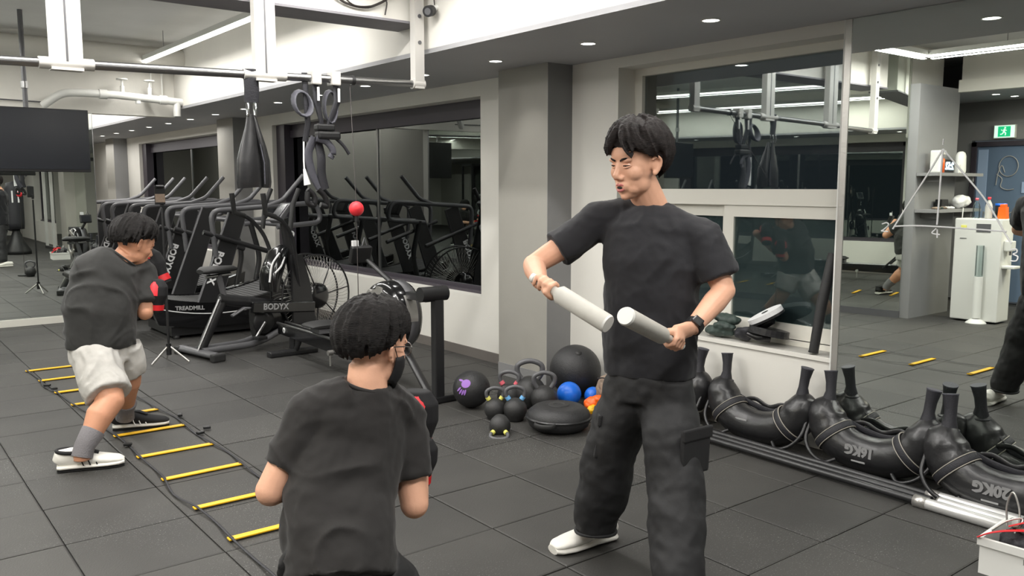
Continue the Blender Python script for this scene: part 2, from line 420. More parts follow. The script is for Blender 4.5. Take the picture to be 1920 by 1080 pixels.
def big_window(n, y0, y1, z0=0.55, z1=2.26):
    fx = 4.49
    w = MB()
    for a, b in (((fx, y0, z0), (fx + 0.09, y1, z0 + 0.06)), ((fx, y0, z1 - 0.07), (fx + 0.09, y1, z1)), ((fx, y0, z0), (fx + 0.09, y0 + 0.07, z1)), ((fx, y1 - 0.07, z0), (fx + 0.09, y1, z1))):
        w.span(a, b)
    o = struct('window_%d' % n, w, 'dark_frame')
    MB().span((fx - 0.04, y0, z0 - 0.001), (fx, y1, z0 + 0.025)).build('window_sill', 'dark_frame', o)
    MB().span((fx - 0.10, y1 - 0.24, z0), (fx + 0.02, y1 - 0.002, z1 - 0.001)).build('jamb_panel', 'dark_frame', o)
    MB().span((fx - 0.02, y0, z1 - 0.16), (fx + 0.02, y1, z1 - 0.07)).build('blind_box', 'dark_frame', o)
    m1 = (y0 + y1) / 2 - 0.12
    MB().span((fx + 0.02, y0 + 0.06, z0 + 0.05), (fx + 0.026, m1, z1 - 0.06)).build('pane', 'window_glass', o)
    MB().span((fx + 0.045, m1 - 0.03, z0 + 0.05), (fx + 0.051, y1 - 0.06, z1 - 0.06)).build('pane', 'window_glass', o)
    MB().span((fx + 0.012, m1 - 0.035, z0 + 0.05), (fx + 0.05, m1 - 0.002, z1 - 0.06)).build('mullion', 'steel', o)
for i, (a, b) in enumerate(BW): big_window(i + 2, a, b)
# service window: fixed pane above, sliding sashes below
fx = 4.50
f = MB()
for a, b in (((fx, 4.24, 0.58), (fx + 0.09, 4.31, 2.27)), ((fx, 1.3, 2.27), (fx + 0.09, 4.31, 2.32)), ((fx, 1.3, 0.54), (fx + 0.09, 4.31, 0.58)), ((fx, 1.3, 0.58), (fx + 0.09, 1.36, 2.27)),
             ((fx - 0.015, 1.36, 1.385), (fx + 0.075, 4.24, 1.485))): f.span(a, b)
sw = struct('window_1', f, 'white_frame')
MB().span((fx + 0.03, 1.36, 1.48), (fx + 0.036, 4.24, 2.28)).build('pane', 'window_glass', sw)
def sash(y0, y1, xo, st=0.075):
    m = MB(); z0, z1 = 0.575, 1.385
    MB().span((fx + xo + 0.024, y0 + st - 0.005, z0 + st), (fx + xo + 0.028, y1 - st + 0.005, z1 - st + 0.005)).build('frosted_film', 'film', sw)
    m.span((fx + xo, y0, z0), (fx + xo + 0.03, y0 + st, z1)).span((fx + xo, y1 - st, z0), (fx + xo + 0.03, y1, z1))
    m.span((fx + xo, y0 + st, z0), (fx + xo + 0.03, y1 - st, z0 + st + 0.02)).span((fx + xo, y0 + st, z1 - st), (fx + xo + 0.03, y1 - st, z1))
    s = m.build('sash', 'white_frame', sw)
    MB().span((fx + xo + 0.012, y0 + st - 0.005, z0 + st), (fx + xo + 0.018, y1 - st + 0.005, z1 - st + 0.005)).build('pane', 'sash_glass', s)
sash(2.62, 3.50, 0.0); sash(3.46, 4.24, 0.035)
struct('window_sill', MB().span((WX - 0.012, 1.3, 0.515), (fx + 0.01, 4.31, 0.54)), 'white_wall')

# dark night behind the windows: the back of the recess stays open to the night outside

# right mirror
mr = struct('mirror_right', MB().span((WX - 0.015, -3.2, 0.02), (WX - 0.001, 2.60, SOFZ - 0.002)), 'mirror')
MB().span((WX - 0.020, 2.592, 0.02), (WX - 0.001, 2.60, SOFZ - 0.003)).build('edge_trim', 'white_metal', mr)
MB().span((WX - 0.019, 2.555, 0.02), (WX - 0.0145, 2.592, SOFZ - 0.003)).build('edge_bevel', 'brushed', mr)

# left wall with its mirror, ending in the panel that carries the shelves
# (this wall runs 8 degrees off the grid)
struct('wall_left', MB().prism([(-1.85, 4.79, 0), (-0.90, 4.79, 0), (-0.083, 10.6, 0), (-1.85, 10.6, 0)], (0, 0, 1), 2.64), 'dark_wall')
struct('wall_left', MB().prism([(-1.85, 5.0, 2.64), (-0.90, 5.0, 2.64), (-0.11, 10.6, 2.64), (-1.85, 10.6, 2.64)], (0, 0, 1), CEZ - 2.64), 'concrete_white')
ml = struct('mirror_left', MB().span((-0.02, -1.13, 0.08), (0.0, 4.42, 2.98)), 'mirror')
ml.location = (-0.70, 6.0, 0); ml.rotation_euler = (0, 0, radians(-8))
MB().span((-0.022, -1.13, 0.0), (0.004, 4.42, 0.08)).build('base_trim', 'grey_metal', ml)
# far wall: mirror below, white wall above
struct('wall_back', MB().span((-0.10, FARY + 0.02, 0), (2.30, FARY + 0.14, 2.31)), 'white_wall')
struct('wall_back', MB().span((-1.85, FARY, 2.31), (SOFX, FARY + 0.14, CEZ)), 'concrete_white')
mf = struct('mirror_back', MB().span((-0.07, FARY, 0.075), (2.29, FARY + 0.018, 2.305)), 'mirror')
MB().span((-0.07, FARY - 0.03, 0.0), (2.30, FARY + 0.02, 0.073)).build('base_trim', 'white_frame', mf)
MB().span((2.29, FARY - 0.004, 0.0), (2.296, FARY + 0.14, 2.31)).build('edge_trim', 'steel', mf)
# entrance corner seen in the mirror
struct('wall_left', MB().span((-3.3, -9.5, 0), (-3.2, 3.86, CEZ)).span((-3.3, 5.22, 0), (-3.2, 9, CEZ)).span((-3.3, 3.86, 2.10), (-3.2, 5.22, CEZ)), 'dark_wall')
struct('soffit', MB().span((-3.2, -1.0, 2.60), (-1.9, 8.0, 2.64)), 'soffit')
struct('bulkhead', MB().span((-1.93, -1.0, 2.601), (-1.87, 4.79, CEZ)), 'white_wall')
struct('trim_1', MB().span((-1.87, -1.0, 2.60), (-1.80, 4.79, 2.74)), 'white_frame')
struct('wall_front', MB().span((-3.3, -9.6, 0), (4.75, -9.5, CEZ)), 'white_wall')
struct('wall_back', MB().span((-3.3, 8.9, 0), (-1.85, 9.0, CEZ)), 'grey_wall')
struct('wall_back', MB().span((2.2, 20.9, 0), (4.75, 21.0, SOFZ + 0.2)), 'grey_wall')
struct('wall_back', MB().span((2.18, 10.62, 0), (2.28, 20.9, CEZ)), 'grey_wall')
dr = struct('door_1', MB().span((-3.24, 3.90, 0.0), (-3.16, 3.96, 2.08)).span((-3.24, 5.14, 0.0), (-3.16, 5.20, 2.08)).span((-3.24, 3.90, 2.02), (-3.16, 5.20, 2.08)), 'dark_frame')
MB().span((-3.215, 3.96, 0.02), (-3.195, 5.14, 2.02)).build('door_leaf', 'door_glass_blue', dr)
MB().span((-3.195, 5.0, 0.2), (-3.185, 5.12, 1.98)).build('light_panel', 'door_light', dr)
MB().span((-3.195, 4.20, 1.42), (-3.185, 4.57, 1.56)).build('notice', 'door_light', dr)
# drawing and lettering stuck on the glass door (read the right way round in the mirror)
lx = -3.183
dw = MB()
dw.tube([(lx, 4.74 + 0.115 * cos(a), 1.76 + 0.13 * sin(a)) for a in [2 * pi * k / 22 for k in range(22)]], 0.006, 6, closed=True)
dw.tube(bez([(lx, 4.88, 1.52), (lx, 4.86, 1.68), (lx, 4.82, 1.77), (lx, 4.78, 1.68)], 5), 0.006, 6)
dw.tube(bez([(lx, 4.88, 1.66), (lx, 4.81, 1.60), (lx, 4.82, 1.50), (lx, 4.74, 1.46), (lx, 4.66, 1.47)], 5), 0.006, 6)
dw.build('figure_drawing', 'grey_print', dr)
text('door_lettering', 'NG BOXING', 0.13, 'grey_print', dr, (lx, 4.66, 1.13), (0, -1, 0), (0, 0, 1)).scale = (1, 1, 1)
# ================================================================== lamps and building services
ORD = ['second', 'third', 'fourth', 'fifth', 'sixth', 'seventh', 'eighth', 'ninth', 'tenth', 'eleventh', 'twelfth', 'thirteenth', 'fourteenth', 'fifteenth']
def downlight(x, y, z, label, grp):
    t = thing('downlight', label, 'light', (x, y, z), 0, grp)
    MB().lathe([(0.055, 0), (0.055, -0.004), (0.046, -0.006), (0.043, 0.0), (0.055, 0.0)], seg=20).build('trim_ring', 'white_metal', t)
    MB().lathe([(0.0, -0.003), (0.043, -0.003), (0.043, 0.0), (0.0, 0.0)], seg=20).build('diffuser', 'lamp_spot', t)
    return t
LY = [3.05 + 0.958 * k for k in range(15)]
d0 = None
for k, y in enumerate(LY):
    if k == 0: lab = 'round recessed downlight nearest the camera in the grey soffit above the mirror'
    else: lab = 'round recessed downlight in the grey soffit, %s counted from the one above the mirror' % ORD[k - 1]
    if d0 is None: d0 = downlight(3.76, y, SOFZ, lab, 'downlights along the window soffit'); d = d0
    else:
        d = copy_tree(d0); d.location = (3.76, y, SOFZ); d['label'] = lab
    l = bpy.data.lights.new('spot', 'SPOT'); l.energy = 9; l.spot_size = radians(105); l.spot_blend = 0.6; l.shadow_soft_size = 0.04; l.color = (1, 0.97, 0.93)
    o = bpy.data.objects.new('spot', l); COL.objects.link(o); o.location = (3.76, y, SOFZ - 0.02)
for y in (2.09, 1.13, 0.17, -0.8, -1.76, -2.7):
    l = bpy.data.lights.new('spot', 'SPOT'); l.energy = 9; l.spot_size = radians(105); l.spot_blend = 0.6; l.shadow_soft_size = 0.04; l.color = (1, 0.97, 0.93)
    o = bpy.data.objects.new('spot', l); COL.objects.link(o); o.location = (3.76, y, SOFZ - 0.02)
    d = copy_tree(d0); d.location = (3.76, y, SOFZ); d['label'] = 'round recessed downlight in the grey soffit, seen only in the mirrors'; d['group'] = 'downlights seen only in the mirrors'
for (x, y, q) in ((-2.35, 4.6, 'nearer the shelf panel'), (-2.75, 4.55, 'nearer the exit sign'), (-2.8, 3.9, 'in front of the exit sign')):
    d = copy_tree(d0); d.location = (x, y, 2.60); d['label'] = 'small round downlight of the entrance soffit, ' + q; d['group'] = 'downlights above the entrance'

def led(a, b, label):
    t = thing('linear_lamp', label, 'light', (a[0], a[1], 0), 0, 'linear lamps under the ceiling')
    off = (a[0], a[1], 0); al = a[0] == b[0]
    c = ((a[0] + b[0]) / 2, (a[1] + b[1]) / 2); L = abs(a[0] - b[0]) + abs(a[1] - b[1])
    sx, sy = (0.06, L) if al else (L - 0.065, 0.06)
    MB(off).box((c[0], c[1], LED_Z + 0.03), (sx, sy, 0.05), bev=0.004).build('housing', 'white_metal', t)
    sx, sy = (0.045, L - 0.02) if al else (L - 0.07, 0.045)
    MB(off).box((c[0], c[1], LED_Z - 0.005), (sx, sy, 0.02)).build('diffuser', 'lamp_white', t)
    for q in (0.2, 0.8):
        p = (a[0] + (b[0] - a[0]) * q, a[1] + (b[1] - a[1]) * q)
        MB(off).cyl((p[0], p[1], LED_Z + 0.05), (p[0], p[1], CEZ), 0.004, 6).build('suspension_rod', 'steel', t)
    return t
labs = ['long bright linear lamp above the treadmills, running towards the far wall', 'linear lamp near the bulkhead, seen only in the mirror',
        'linear lamp along the left side, seen in the mirror above the shelf panel', 'cross-running linear lamp meeting another at a corner, seen in the mirror',
        'linear lamp beside the left mirror', 'cross-running linear lamp behind the camera', 'linear lamp added to brighten the far part of the gym beyond the back mirror']
for (a, b), lab in zip(LED_RUNS, labs): led(a, b, lab)

# white pipe with two valves on the far wall
t = thing('water_pipe', 'thick white painted pipe with two valves on the wall above the television', 'pipe', (2.5, 10.2, 2.5))
o = (2.5, 10.2, 2.5)
MB(o).tube(bez([(1.80, 10.36, 2.36), (1.95, 10.24, 2.475), (2.12, 10.2, 2.50), (2.5, 10.2, 2.50)], 5) + [Vector((3.24, 10.2, 2.46))], 0.042, 16).build('pipe_run', 'white_metal', t)
MB(o).cyl((2.32, 10.2, 2.50), (2.40, 10.2, 2.50), 0.052).build('coupling', 'white_metal', t)
MB(o).cyl((2.95, 10.2, 2.477), (3.03, 10.2, 2.475), 0.052).build('coupling', 'white_metal', t)
MB(o).cyl((3.14, 10.2, 2.47), (3.14, 10.2, 2.30), 0.04).build('down_pipe', 'white_metal', t)
for x in (2.56, 2.85):
    v = MB(o).cyl((x, 10.2, 2.50), (x, 10.2, 2.60), 0.022).cyl((x, 10.2, 2.60), (x, 10.2, 2.67), 0.012).build('valve', 'white_metal', t)
    MB(o).lathe([(0.0, -0.008), (0.055, -0.008), (0.06, 0), (0.055, 0.008), (0, 0.008)], (x, 10.2, 2.675), 16).build('hand_wheel', 'white_metal', v)
MB(o).cyl((2.72, 10.2, 2.45), (2.72, 10.2, 2.42), 0.03, 14).build('drain_plug', 'white_metal', t)
for x in (2.93, 3.05):
    tag(MB().cyl((x, 10.42, 2.54), (x, 10.42, 3.08), 0.011, 8).build('conduit', 'white_metal'), 'thin white conduit rising on the far wall, %s' % ('left one of the pair' if x < 3 else 'right one of the pair'), 'pipe', 'conduits on the far wall')
tag(MB().cyl((0.2, 10.44, 2.43), (1.86, 10.44, 2.40), 0.007, 8).build('conduit', 'grey_metal'), 'thin dark horizontal conduit on the far wall left of the white pipe', 'pipe')

# television hanging from the ceiling
t = thing('television', 'wide black television screen hanging from a ceiling pole in front of the back mirror', 'television', (1.43, 9.0, 1.92))
o = (1.43, 9.0, 1.92)
MB(o).box((1.43, 9.02, 1.93), (1.02, 0.045, 0.585), bev=0.006).build('housing', 'black_plastic', t)
MB(o).box((1.43, 8.995, 1.937), (1.0, 0.006, 0.55)).build('screen', 'screen', t)
MB(o).cyl((1.43, 9.06, 2.15), (1.43, 9.06, CEZ), 0.022, 14).build('pole', 'grey_metal', t)
MB(o).box((1.43, 9.05, 2.0), (0.25, 0.03, 0.25)).build('mount_plate', 'black_metal', t)
MB(o).cyl((1.43, 9.06, 2.40), (1.43, 9.06, 2.46), 0.033, 14).build('collar', 'steel', t)

# pull-up bar on posts from the ceiling, just in front of the beam
BY = 4.98; BZ = 2.17
mat('post_metal', (0.74, 0.73, 0.71), 0.45)
def bz_at(x): return 2.125 + (x - 0.7) * 0.0235
t = thing('pull_up_bar', 'long steel pull-up bar hung from white twin channel posts', 'gym bar', (1.4, BY, BZ))
o = (1.4, BY, BZ)
MB(o).tube([(-0.28, BY, bz_at(-0.28)), (1.0, BY, bz_at(1.0)), (2.05, BY, bz_at(2.05)), (3.12, BY, bz_at(3.12))], 0.024, 14).build('bar', 'steel', t)
for x, q in ((0.985, 0.036), (2.05, 0.030)):
    z = bz_at(x)
    for s_ in (-1, 1):
        xx = x + s_ * (q + 0.003)
        MB(o).span((xx - q, BY - 0.03, z + 0.0), (xx + q, BY + 0.03, CEZ)).build('post', 'post_metal', t)
    MB(o).span((x - 2.1 * q, BY - 0.036, z - 0.036), (x + 2.1 * q, BY + 0.036, z - 0.022)).build('bracket', 'post_metal', t)
    MB(o).cyl((x - 0.13, BY, z - 0.003), (x + 0.13, BY, z + 0.003), 0.031, 14).build('sleeve', 'post_metal', t)
    MB(o).span((x - 0.005, BY - 0.032, z + 0.01), (x + 0.005, BY - 0.028, CEZ)).build('seam_gap', 'grey_metal', t)
for x in (-0.28, 3.115):
    z = bz_at(x)
    MB(o).span((x - 0.036, BY - 0.03, z - 0.03), (x + 0.036, BY + 0.03, CEZ)).build('post', 'post_metal', t)
    MB(o).cyl((x - 0.045, BY, z), (x + 0.045, BY, z), 0.034).build('sleeve', 'post_metal', t)
    for z in (2.45, 2.62, 2.80):
        MB(o).cyl((x, BY - 0.036, z), (x, BY - 0.028, z), 0.013, 10).build('bolt', 'grey_metal', t)
for x in (2.37, 2.50):
    MB(o).span((x - 0.03, BY - 0.04, bz_at(x) - 0.04), (x + 0.03, BY + 0.04, bz_at(x) + 0.045), 0.008).build('clamp', 'post_metal', t)
MB(o).cyl((2.62, BY, bz_at(2.62)), (2.64, BY, bz_at(2.64)), 0.030, 14).build('stop_ring', 'black_metal', t)

# leather-look hanging arm sling
t = thing('hanging_strap', 'black padded hanging ab strap clipped to the pull-up bar', 'gym strap', (1.96, BY, bz_at(1.96)))
t.scale = (1.39, 1.39, 1.39)
o = (1.41, 0.0, 0.0)
MB(o).tube([(1.413, 0.0, 0.0 + 0.02), (1.413, 0.0 - 0.006, 0.0 - 0.06), (1.413, 0.0, 0.0 - 0.115)], [(0.034, 0.021), (0.033, 0.008), (0.032, 0.006)], 12, side=(1, 0, 0)).build('loop_strap', 'nylon', t)
for x in (1.393, 1.425):
    MB(o).tube([(x, 0.0 - .005 + 0.012 * sin(a), 0.0 - 0.145 + 0.028 * cos(a)) for a in [2 * pi * k / 12 for k in range(12)]], 0.004, 6, closed=True).build('carabiner', 'chrome', t)
MB(o).tube([(1.405, 0.0, 0.0 - 0.165), (1.403, 0.0, 0.0 - 0.22), (1.395, 0.0, 0.0 - 0.30), (1.39, 0.0, 0.0 - 0.36), (1.39, 0.0, 0.0 - 0.45), (1.392, 0.0, 0.0 - 0.475)],
           [(0.014, 0.006), (0.022, 0.010), (0.038, 0.020), (0.050, 0.026), (0.054, 0.028), (0.053, 0.024)], 20, side=(1, 0, 0)).build('pad', 'leather', t)
MB(o).tube([(1.425, 0.0 + .02, 0.0 - 0.165), (1.435, 0.0 + .02, 0.0 - 0.22), (1.455, 0.0 + .025, 0.0 - 0.30), (1.468, 0.0 + .03, 0.0 - 0.36), (1.47, 0.0 + .03, 0.0 - 0.45), (1.468, 0.0 + .03, 0.0 - 0.475)],
           [(0.010, 0.006), (0.016, 0.02), (0.022, 0.034), (0.025, 0.040), (0.027, 0.042), (0.026, 0.038)], 20, side=(1, 0, 0)).build('pad', 'leather', t)
MB(o).tube([(1.44, 0.0 - .012, 0.0 - 0.29), (1.452, 0.0 - .02, 0.0 - 0.37), (1.452, 0.0 - .02, 0.0 - 0.46)], 0.003, 6).build('piping', 'nylon_lt', t)

# ankle straps / suspension trainer hanging further along
t = thing('suspension_straps', 'bundle of dark suspension trainer straps and foot loops hanging from the bar', 'gym strap', (2.40, BY, bz_at(2.4)))
t.scale = (1.39, 1.39, 1.39)
o = (1.72, 0.0, 0.0)
q = MB(o)
q.tube([(1.65, 0.0, 0.0 + .02), (1.655, 0.0, 0.0 - .08), (1.66, 0.0, 0.0 - .2), (1.645, 0.0, 0.0 - .28)], [(0.014, 0.004)] * 4, 8, side=(1, 0, 0)).build('webbing', 'nylon', t)
for x0, x1 in ((1.70, 1.725), (1.80, 1.765)):
    MB(o).tube([(x0, 0.0, 0.0 - .01), (x0, 0.0 - .01, 0.0 - .10), (x1, 0.0, 0.0 - .19), (x1 - .01, 0.0, 0.0 - .25)], [(0.018, 0.004), (0.02, 0.006), (0.014, 0.006), (0.02, 0.008)], 8, side=(1, .3, 0)).build('webbing', 'nylon', t)
    MB(o).cyl((x0 + 0.005, 0.0 - 0.02, 0.0 - .04), (x0 + 0.005, 0.0 - 0.02, 0.0 - .10), 0.006, 8).build('buckle', 'white_print', t)
MB(o).tube([(1.632 + 0.04 * cos(a), 0.0 - 0.01 + 0.02 * sin(a), 0.0 - 0.115 + 0.055 * sin(a)) for a in [2 * pi * k / 16 for k in range(16)]], [(0.022, 0.007)] * 16, 8, closed=True, side=(0, 1, 0.3)).build('foot_loop', 'nylon_lt', t)
MB(o).tube([(1.775 + 0.03 * cos(a), 0.0 + 0.01, 0.0 - 0.12 + 0.07 * sin(a)) for a in [2 * pi * k / 16 for k in range(16)]], [(0.020, 0.006)] * 16, 8, closed=True, side=(0, 1, 0.3)).build('foot_loop', 'nylon_lt', t)
MB(o).box((1.74, 0.0, 0.0 - .215), (0.085, 0.05, 0.03), bev=0.008).box((1.75, 0.0 - .01, 0.0 - .25), (0.11, 0.05, 0.035), bev=0.01).build('buckle_block', 'black_plastic', t)
MB(o).tube(bez([(1.69, 0.0, 0.0 - .26), (1.66, 0.0, 0.0 - .33), (1.675, 0.0, 0.0 - .42), (1.71, 0.0, 0.0 - .485)], 6), (0.022, 0.007), 8, side=(1, 0.2, 0)).build('webbing', 'nylon_lt', t)
MB(o).tube(bez([(1.71, 0.0 + .02, 0.0 - .26), (1.72, 0.0, 0.0 - .34), (1.72, 0.0, 0.0 - .42), (1.735, 0.0, 0.0 - .49)], 6), (0.024, 0.009), 8, side=(1, 0.2, 0)).build('webbing', 'nylon', t)
MB(o).tube(bez([(1.69, 0.0 - .02, 0.0 - .265), (1.74, 0.0 - .02, 0.0 - .28), (1.77, 0.0 - .02, 0.0 - .32), (1.755, 0.0 - .02, 0.0 - .35)], 6), (0.016, 0.005), 8, side=(0.6, 0, 1)).build('webbing', 'nylon_lt', t)
MB(o).tube(bez([(1.78, 0.0, 0.0 - .25), (1.83, 0.0, 0.0 - .29), (1.86, 0.0, 0.0 - .33)], 6), (0.008, 0.003), 8).build('webbing', 'nylon', t)
MB(o).tube([(1.638, 0.0, 0.0 - .28), (1.636, 0.0, 0.0 - .36), (1.637, 0.0, 0.0 - .40)], 0.004, 6).build('cord', 'white_print', t)
MB(o).tube([(1.637, 0.0, 0.0 - .40), (1.65, 0.0, 0.0 - .47)], [(0.006, .005), (0.017, .006)], 8, side=(1, 0, 0)).build('tag_card', 'white_print', t)
MB(o).tube(bez([(1.65, 0.0, 0.0 - .49), (1.68, 0.0, 0.0 - .52), (1.68, 0.0, 0.0 - .56), (1.65, 0.0, 0.0 - .55), (1.65, 0.0, 0.0 - .50)], 5), 0.013, 8).build('grip', 'black_plastic', t)
MB(o).tube(bez([(1.70, 0.0, 0.0 - .49), (1.73, 0.0, 0.0 - .52), (1.745, 0.0, 0.0 - .565), (1.71, 0.0, 0.0 - .56)], 5), 0.013, 8).build('grip', 'black_plastic', t)

# reflex ball on its cord
bx, by, bz = 2.41, 4.55, 1.37
t = thing('reflex_ball', 'red foam reflex ball on a taut thin cord in front of the big window', 'ball', (bx, by, 0))
MB((bx, by, 0)).ball((bx, by, bz), 0.044, 24).build('ball', 'red_foam', t)
MB((bx, by, 0)).tube([(bx, by, 0.03), (bx, by, bz), (2.61, 4.98, 2.14)], 0.0028, 6).build('cord', 'cable', t)
MB((bx, by, 0)).lathe([(0, 0), (0.10, 0), (0.11, 0.012), (0.10, 0.025), (0.03, 0.035), (0, 0.035)], (bx, by, 0), 24).build('base_disc', 'rubber', t)
MB((bx, by, 0)).cyl((bx, by, bz - 0.075), (bx, by, bz - 0.04), 0.012, 10).build('cord_stop', 'black_plastic', t)

# CCTV camera and cables on the bulkhead
p = at_x(808, 20, 3.15)
t = thing('security_camera', 'small round dark security camera on the white bulkhead', 'camera', p)
MB(p).ball(p, 0.036, 18).build('body', 'grey_metal', t)
d = Vector((-0.75, -0.5, -0.25)).normalized()
MB(p).cyl(p + Vector((0.0, 0, 0)), p + d * 0.055, 0.036, 20).build('lens_ring', 'black_plastic', t)
MB(p).cyl(p + d * 0.05, p + d * 0.058, 0.022, 16).build('lens', 'grey_metal', t)
MB(p).cyl(p, (3.20, p.y, p.z + 0.03), 0.018, 12).build('mount', 'white_metal', t)
MB(p).tube(bez([p + Vector((0.03, 0, 0.03)), p + Vector((0.04, 0.02, 0.10)), p + Vector((0.04, -0.03, 0.2))], 5), 0.004, 6).build('cable', 'cable', t)
zc = MB()
zc.tube(bez([at_y(u, v, 5.03) for u, v in ((620, -14), (650, 6), (685, 14), (712, 6), (735, -8))], 6), 0.008, 8)
zc.tube(bez([at_y(u, v, 5.02) for u, v in ((640, -10), (665, 10), (700, 11), (724, 2), (722, 28))], 6), 0.005, 8)
tag(zc.build('cable_bundle', 'cable'), 'sagging black cables on the face of the concrete beam', 'cable')
# ================================================================== machines
def rounded_loop(pts, r, n=5):
    return bez(pts, n)
def fillet(pts, rad, n=5):
    P = [Vector(p) for p in pts]; out = [P[0]]
    for i in range(1, len(P) - 1):
        a = (P[i - 1] - P[i]); b = (P[i + 1] - P[i]); r = min(rad, a.length * .45, b.length * .45); a.normalize(); b.normalize()
        p0 = P[i] + a * r; p1 = P[i] + b * r
        for k in range(n + 1):
            t = k / n; out.append(p0 * (1 - t) ** 2 + P[i] * 2 * t * (1 - t) + p1 * t * t)
    out.append(P[-1]); return out

# ---- curved treadmills in a row, rear ends towards the aisle (x local = towards the window)
def treadmill(y0, label):
    t = thing('treadmill', label, 'treadmill', (2.25, y0, 0), 0, 'curved treadmills in a row along the windows')
    Wd = 0.92
    def deckz(x): return 0.30 + 0.13 * ((x - 0.75) / 0.75) ** 2
    # side shells
    for y in (0.0, Wd - 0.07):
        n = 14; top = [(x, y, deckz(x) + 0.04) for x in [1.55 * k / n for k in range(n + 1)]]
        bot = [(1.50, y, 0.14), (1.2, y, 0.10), (0.5, y, 0.10), (0.12, y, 0.16)]
        MB().prism(top + bot, (0, 1, 0), 0.07).build('side_shell', 'gloss_black', t)
        MB().tube([(x, y + 0.002 if y == 0 else y + 0.068, deckz(x) - 0.07) for x in [0.04 + 1.46 * k / n for k in range(n + 1)]], [(0.007, 0.004)] * (n + 1), 6, side=(0, 0, 1)).build('side_stripe', 'white_print', t)
    text('side_lettering', 'TREADMILL', 0.055, 'grey_print', t, (0.42, -0.003, deckz(.42) - 0.02), (1, 0, -0.05), (0, 0, 1), bold=0.002)
    # running slats
    n = 30
    dk = MB(); 
    for k in range(n):
        x = 0.06 + 1.42 * k / n; xx = x + 1.42 / n - 0.012
        z0 = deckz(x) + 0.028; z1 = deckz(xx) + 0.028
        dk = MB(); dk.add([(x, 0.08, z0), (xx, 0.08, z1), (xx, Wd - 0.08, z1), (x, Wd - 0.08, z0), (x, 0.08, z0 - 0.02), (xx, 0.08, z1 - 0.02), (xx, Wd - 0.08, z1 - 0.02), (x, Wd - 0.08, z0 - 0.02)],
               [(0, 1, 2, 3), (4, 7, 6, 5), (0, 4, 5, 1), (1, 5, 6, 2), (2, 6, 7, 3), (3, 7, 4, 0)])
        dk.build('slat', 'deck_slat', t)
    MB().tube([(0.05, 0.08, 0.37), (0.05, Wd - 0.08, 0.37)], 0.05, 14).build('rear_roller', 'black_plastic', t)
    # base
    MB().span((0.25, 0.06, 0.03), (1.45, Wd - 0.06, 0.12)).build('base_frame', 'black_metal', t)
    for x in (0.3, 1.35):
        for y in (0.08, Wd - 0.08): MB().lathe([(0, 0), (0.035, 0), (0.03, 0.03), (0.015, 0.04), (0, 0.04)], (x, y, 0), 14).build('foot', 'rubber', t)
    # uprights with printed panel
    for y, s in ((0.02, -1), (Wd - 0.06, 1)):
        a = Vector((0.56, y, 0.30)); b = Vector((0.92, y, 1.26))
        d = (b - a).normalized(); nrm = Vector((d.z, 0, -d.x))
        w1, w2 = 0.06, 0.05
        MB().prism([a - nrm * w1, a + nrm * (w1 + .10), b + nrm * (w2 + .07), b - nrm * w2], (0, 1, 0), 0.04).build('upright', 'black_metal', t)
        MB().tube([a + nrm * -w1 + Vector((0, .02, 0)), b - nrm * w2 + Vector((0, .02, 0))], [(0.009, 0.026)] * 2, 8, side=nrm).build('upright_edge', 'grey_metal', t)
        MB().tube([a + nrm * (w1 + .10) + Vector((0, .02, 0)), b + nrm * (w2 + .07) + Vector((0, .02, 0))], [(0.007, 0.022)] * 2, 8, side=nrm).build('upright_edge', 'grey_metal', t)
        if s < 0:
            text('upright_lettering', 'BODYX', 0.10, 'white_print', t, (a + b) * .5 - nrm * 0.012 + Vector((0, -0.004, 0.0)) - d * 0.10, -d, nrm, bold=0.004)
    # handrails: rounded rectangle loops at both sides, joined by upper poles with a console
    for y in (0.0, Wd):
        pts = [(0.70, y, 0.80), (0.66, y, 1.26), (1.15, y, 1.29), (1.80, y, 1.33), (1.86, y, 1.12), (1.35, y, 1.08)]
        MB().tube(fillet(pts, 0.10), 0.026, 12).build('handrail', 'grey_metal', t)
        MB().tube(fillet([(1.25, y, 1.30), (1.42, y, 1.36), (1.66, y, 1.62)], 0.05), 0.024, 12).build('console_pole', 'grey_metal', t)
        MB().tube(fillet([(1.40, y, 0.16), (1.52, y, 0.7), (1.42, y, 1.10)], 0.1), 0.03, 12).build('front_post', 'black_metal', t)
        MB().tube([(0.58, y, 1.05), (1.34, y, 0.80)], 0.026, 12).build('brace_rail', 'black_metal', t)
    MB().tube([(1.45, 0.02, 1.10), (1.45, Wd - 0.02, 1.10)], 0.026, 12).build('cross_bar', 'grey_metal', t)
    c = MB().box((1.50, Wd / 2, 1.24), (0.05, 0.30, 0.16), Matrix.Rotation(radians(-25), 3, 'Y'), bev=0.012).build('console', 'black_plastic', t)
    MB().box((1.47, Wd / 2, 1.25), (0.008, 0.24, 0.11), Matrix.Rotation(radians(-25), 3, 'Y')).build('display', 'screen', c)
    return t
treadmill(8.55, 'nearest curved black treadmill, beside the exercise bike')
treadmill(10.02, 'second curved black treadmill from the exercise bike, lettered upright behind the tripod')
treadmill(11.55, 'third curved black treadmill from the exercise bike')
treadmill(13.0, 'farthest curved black treadmill at the end of the row')

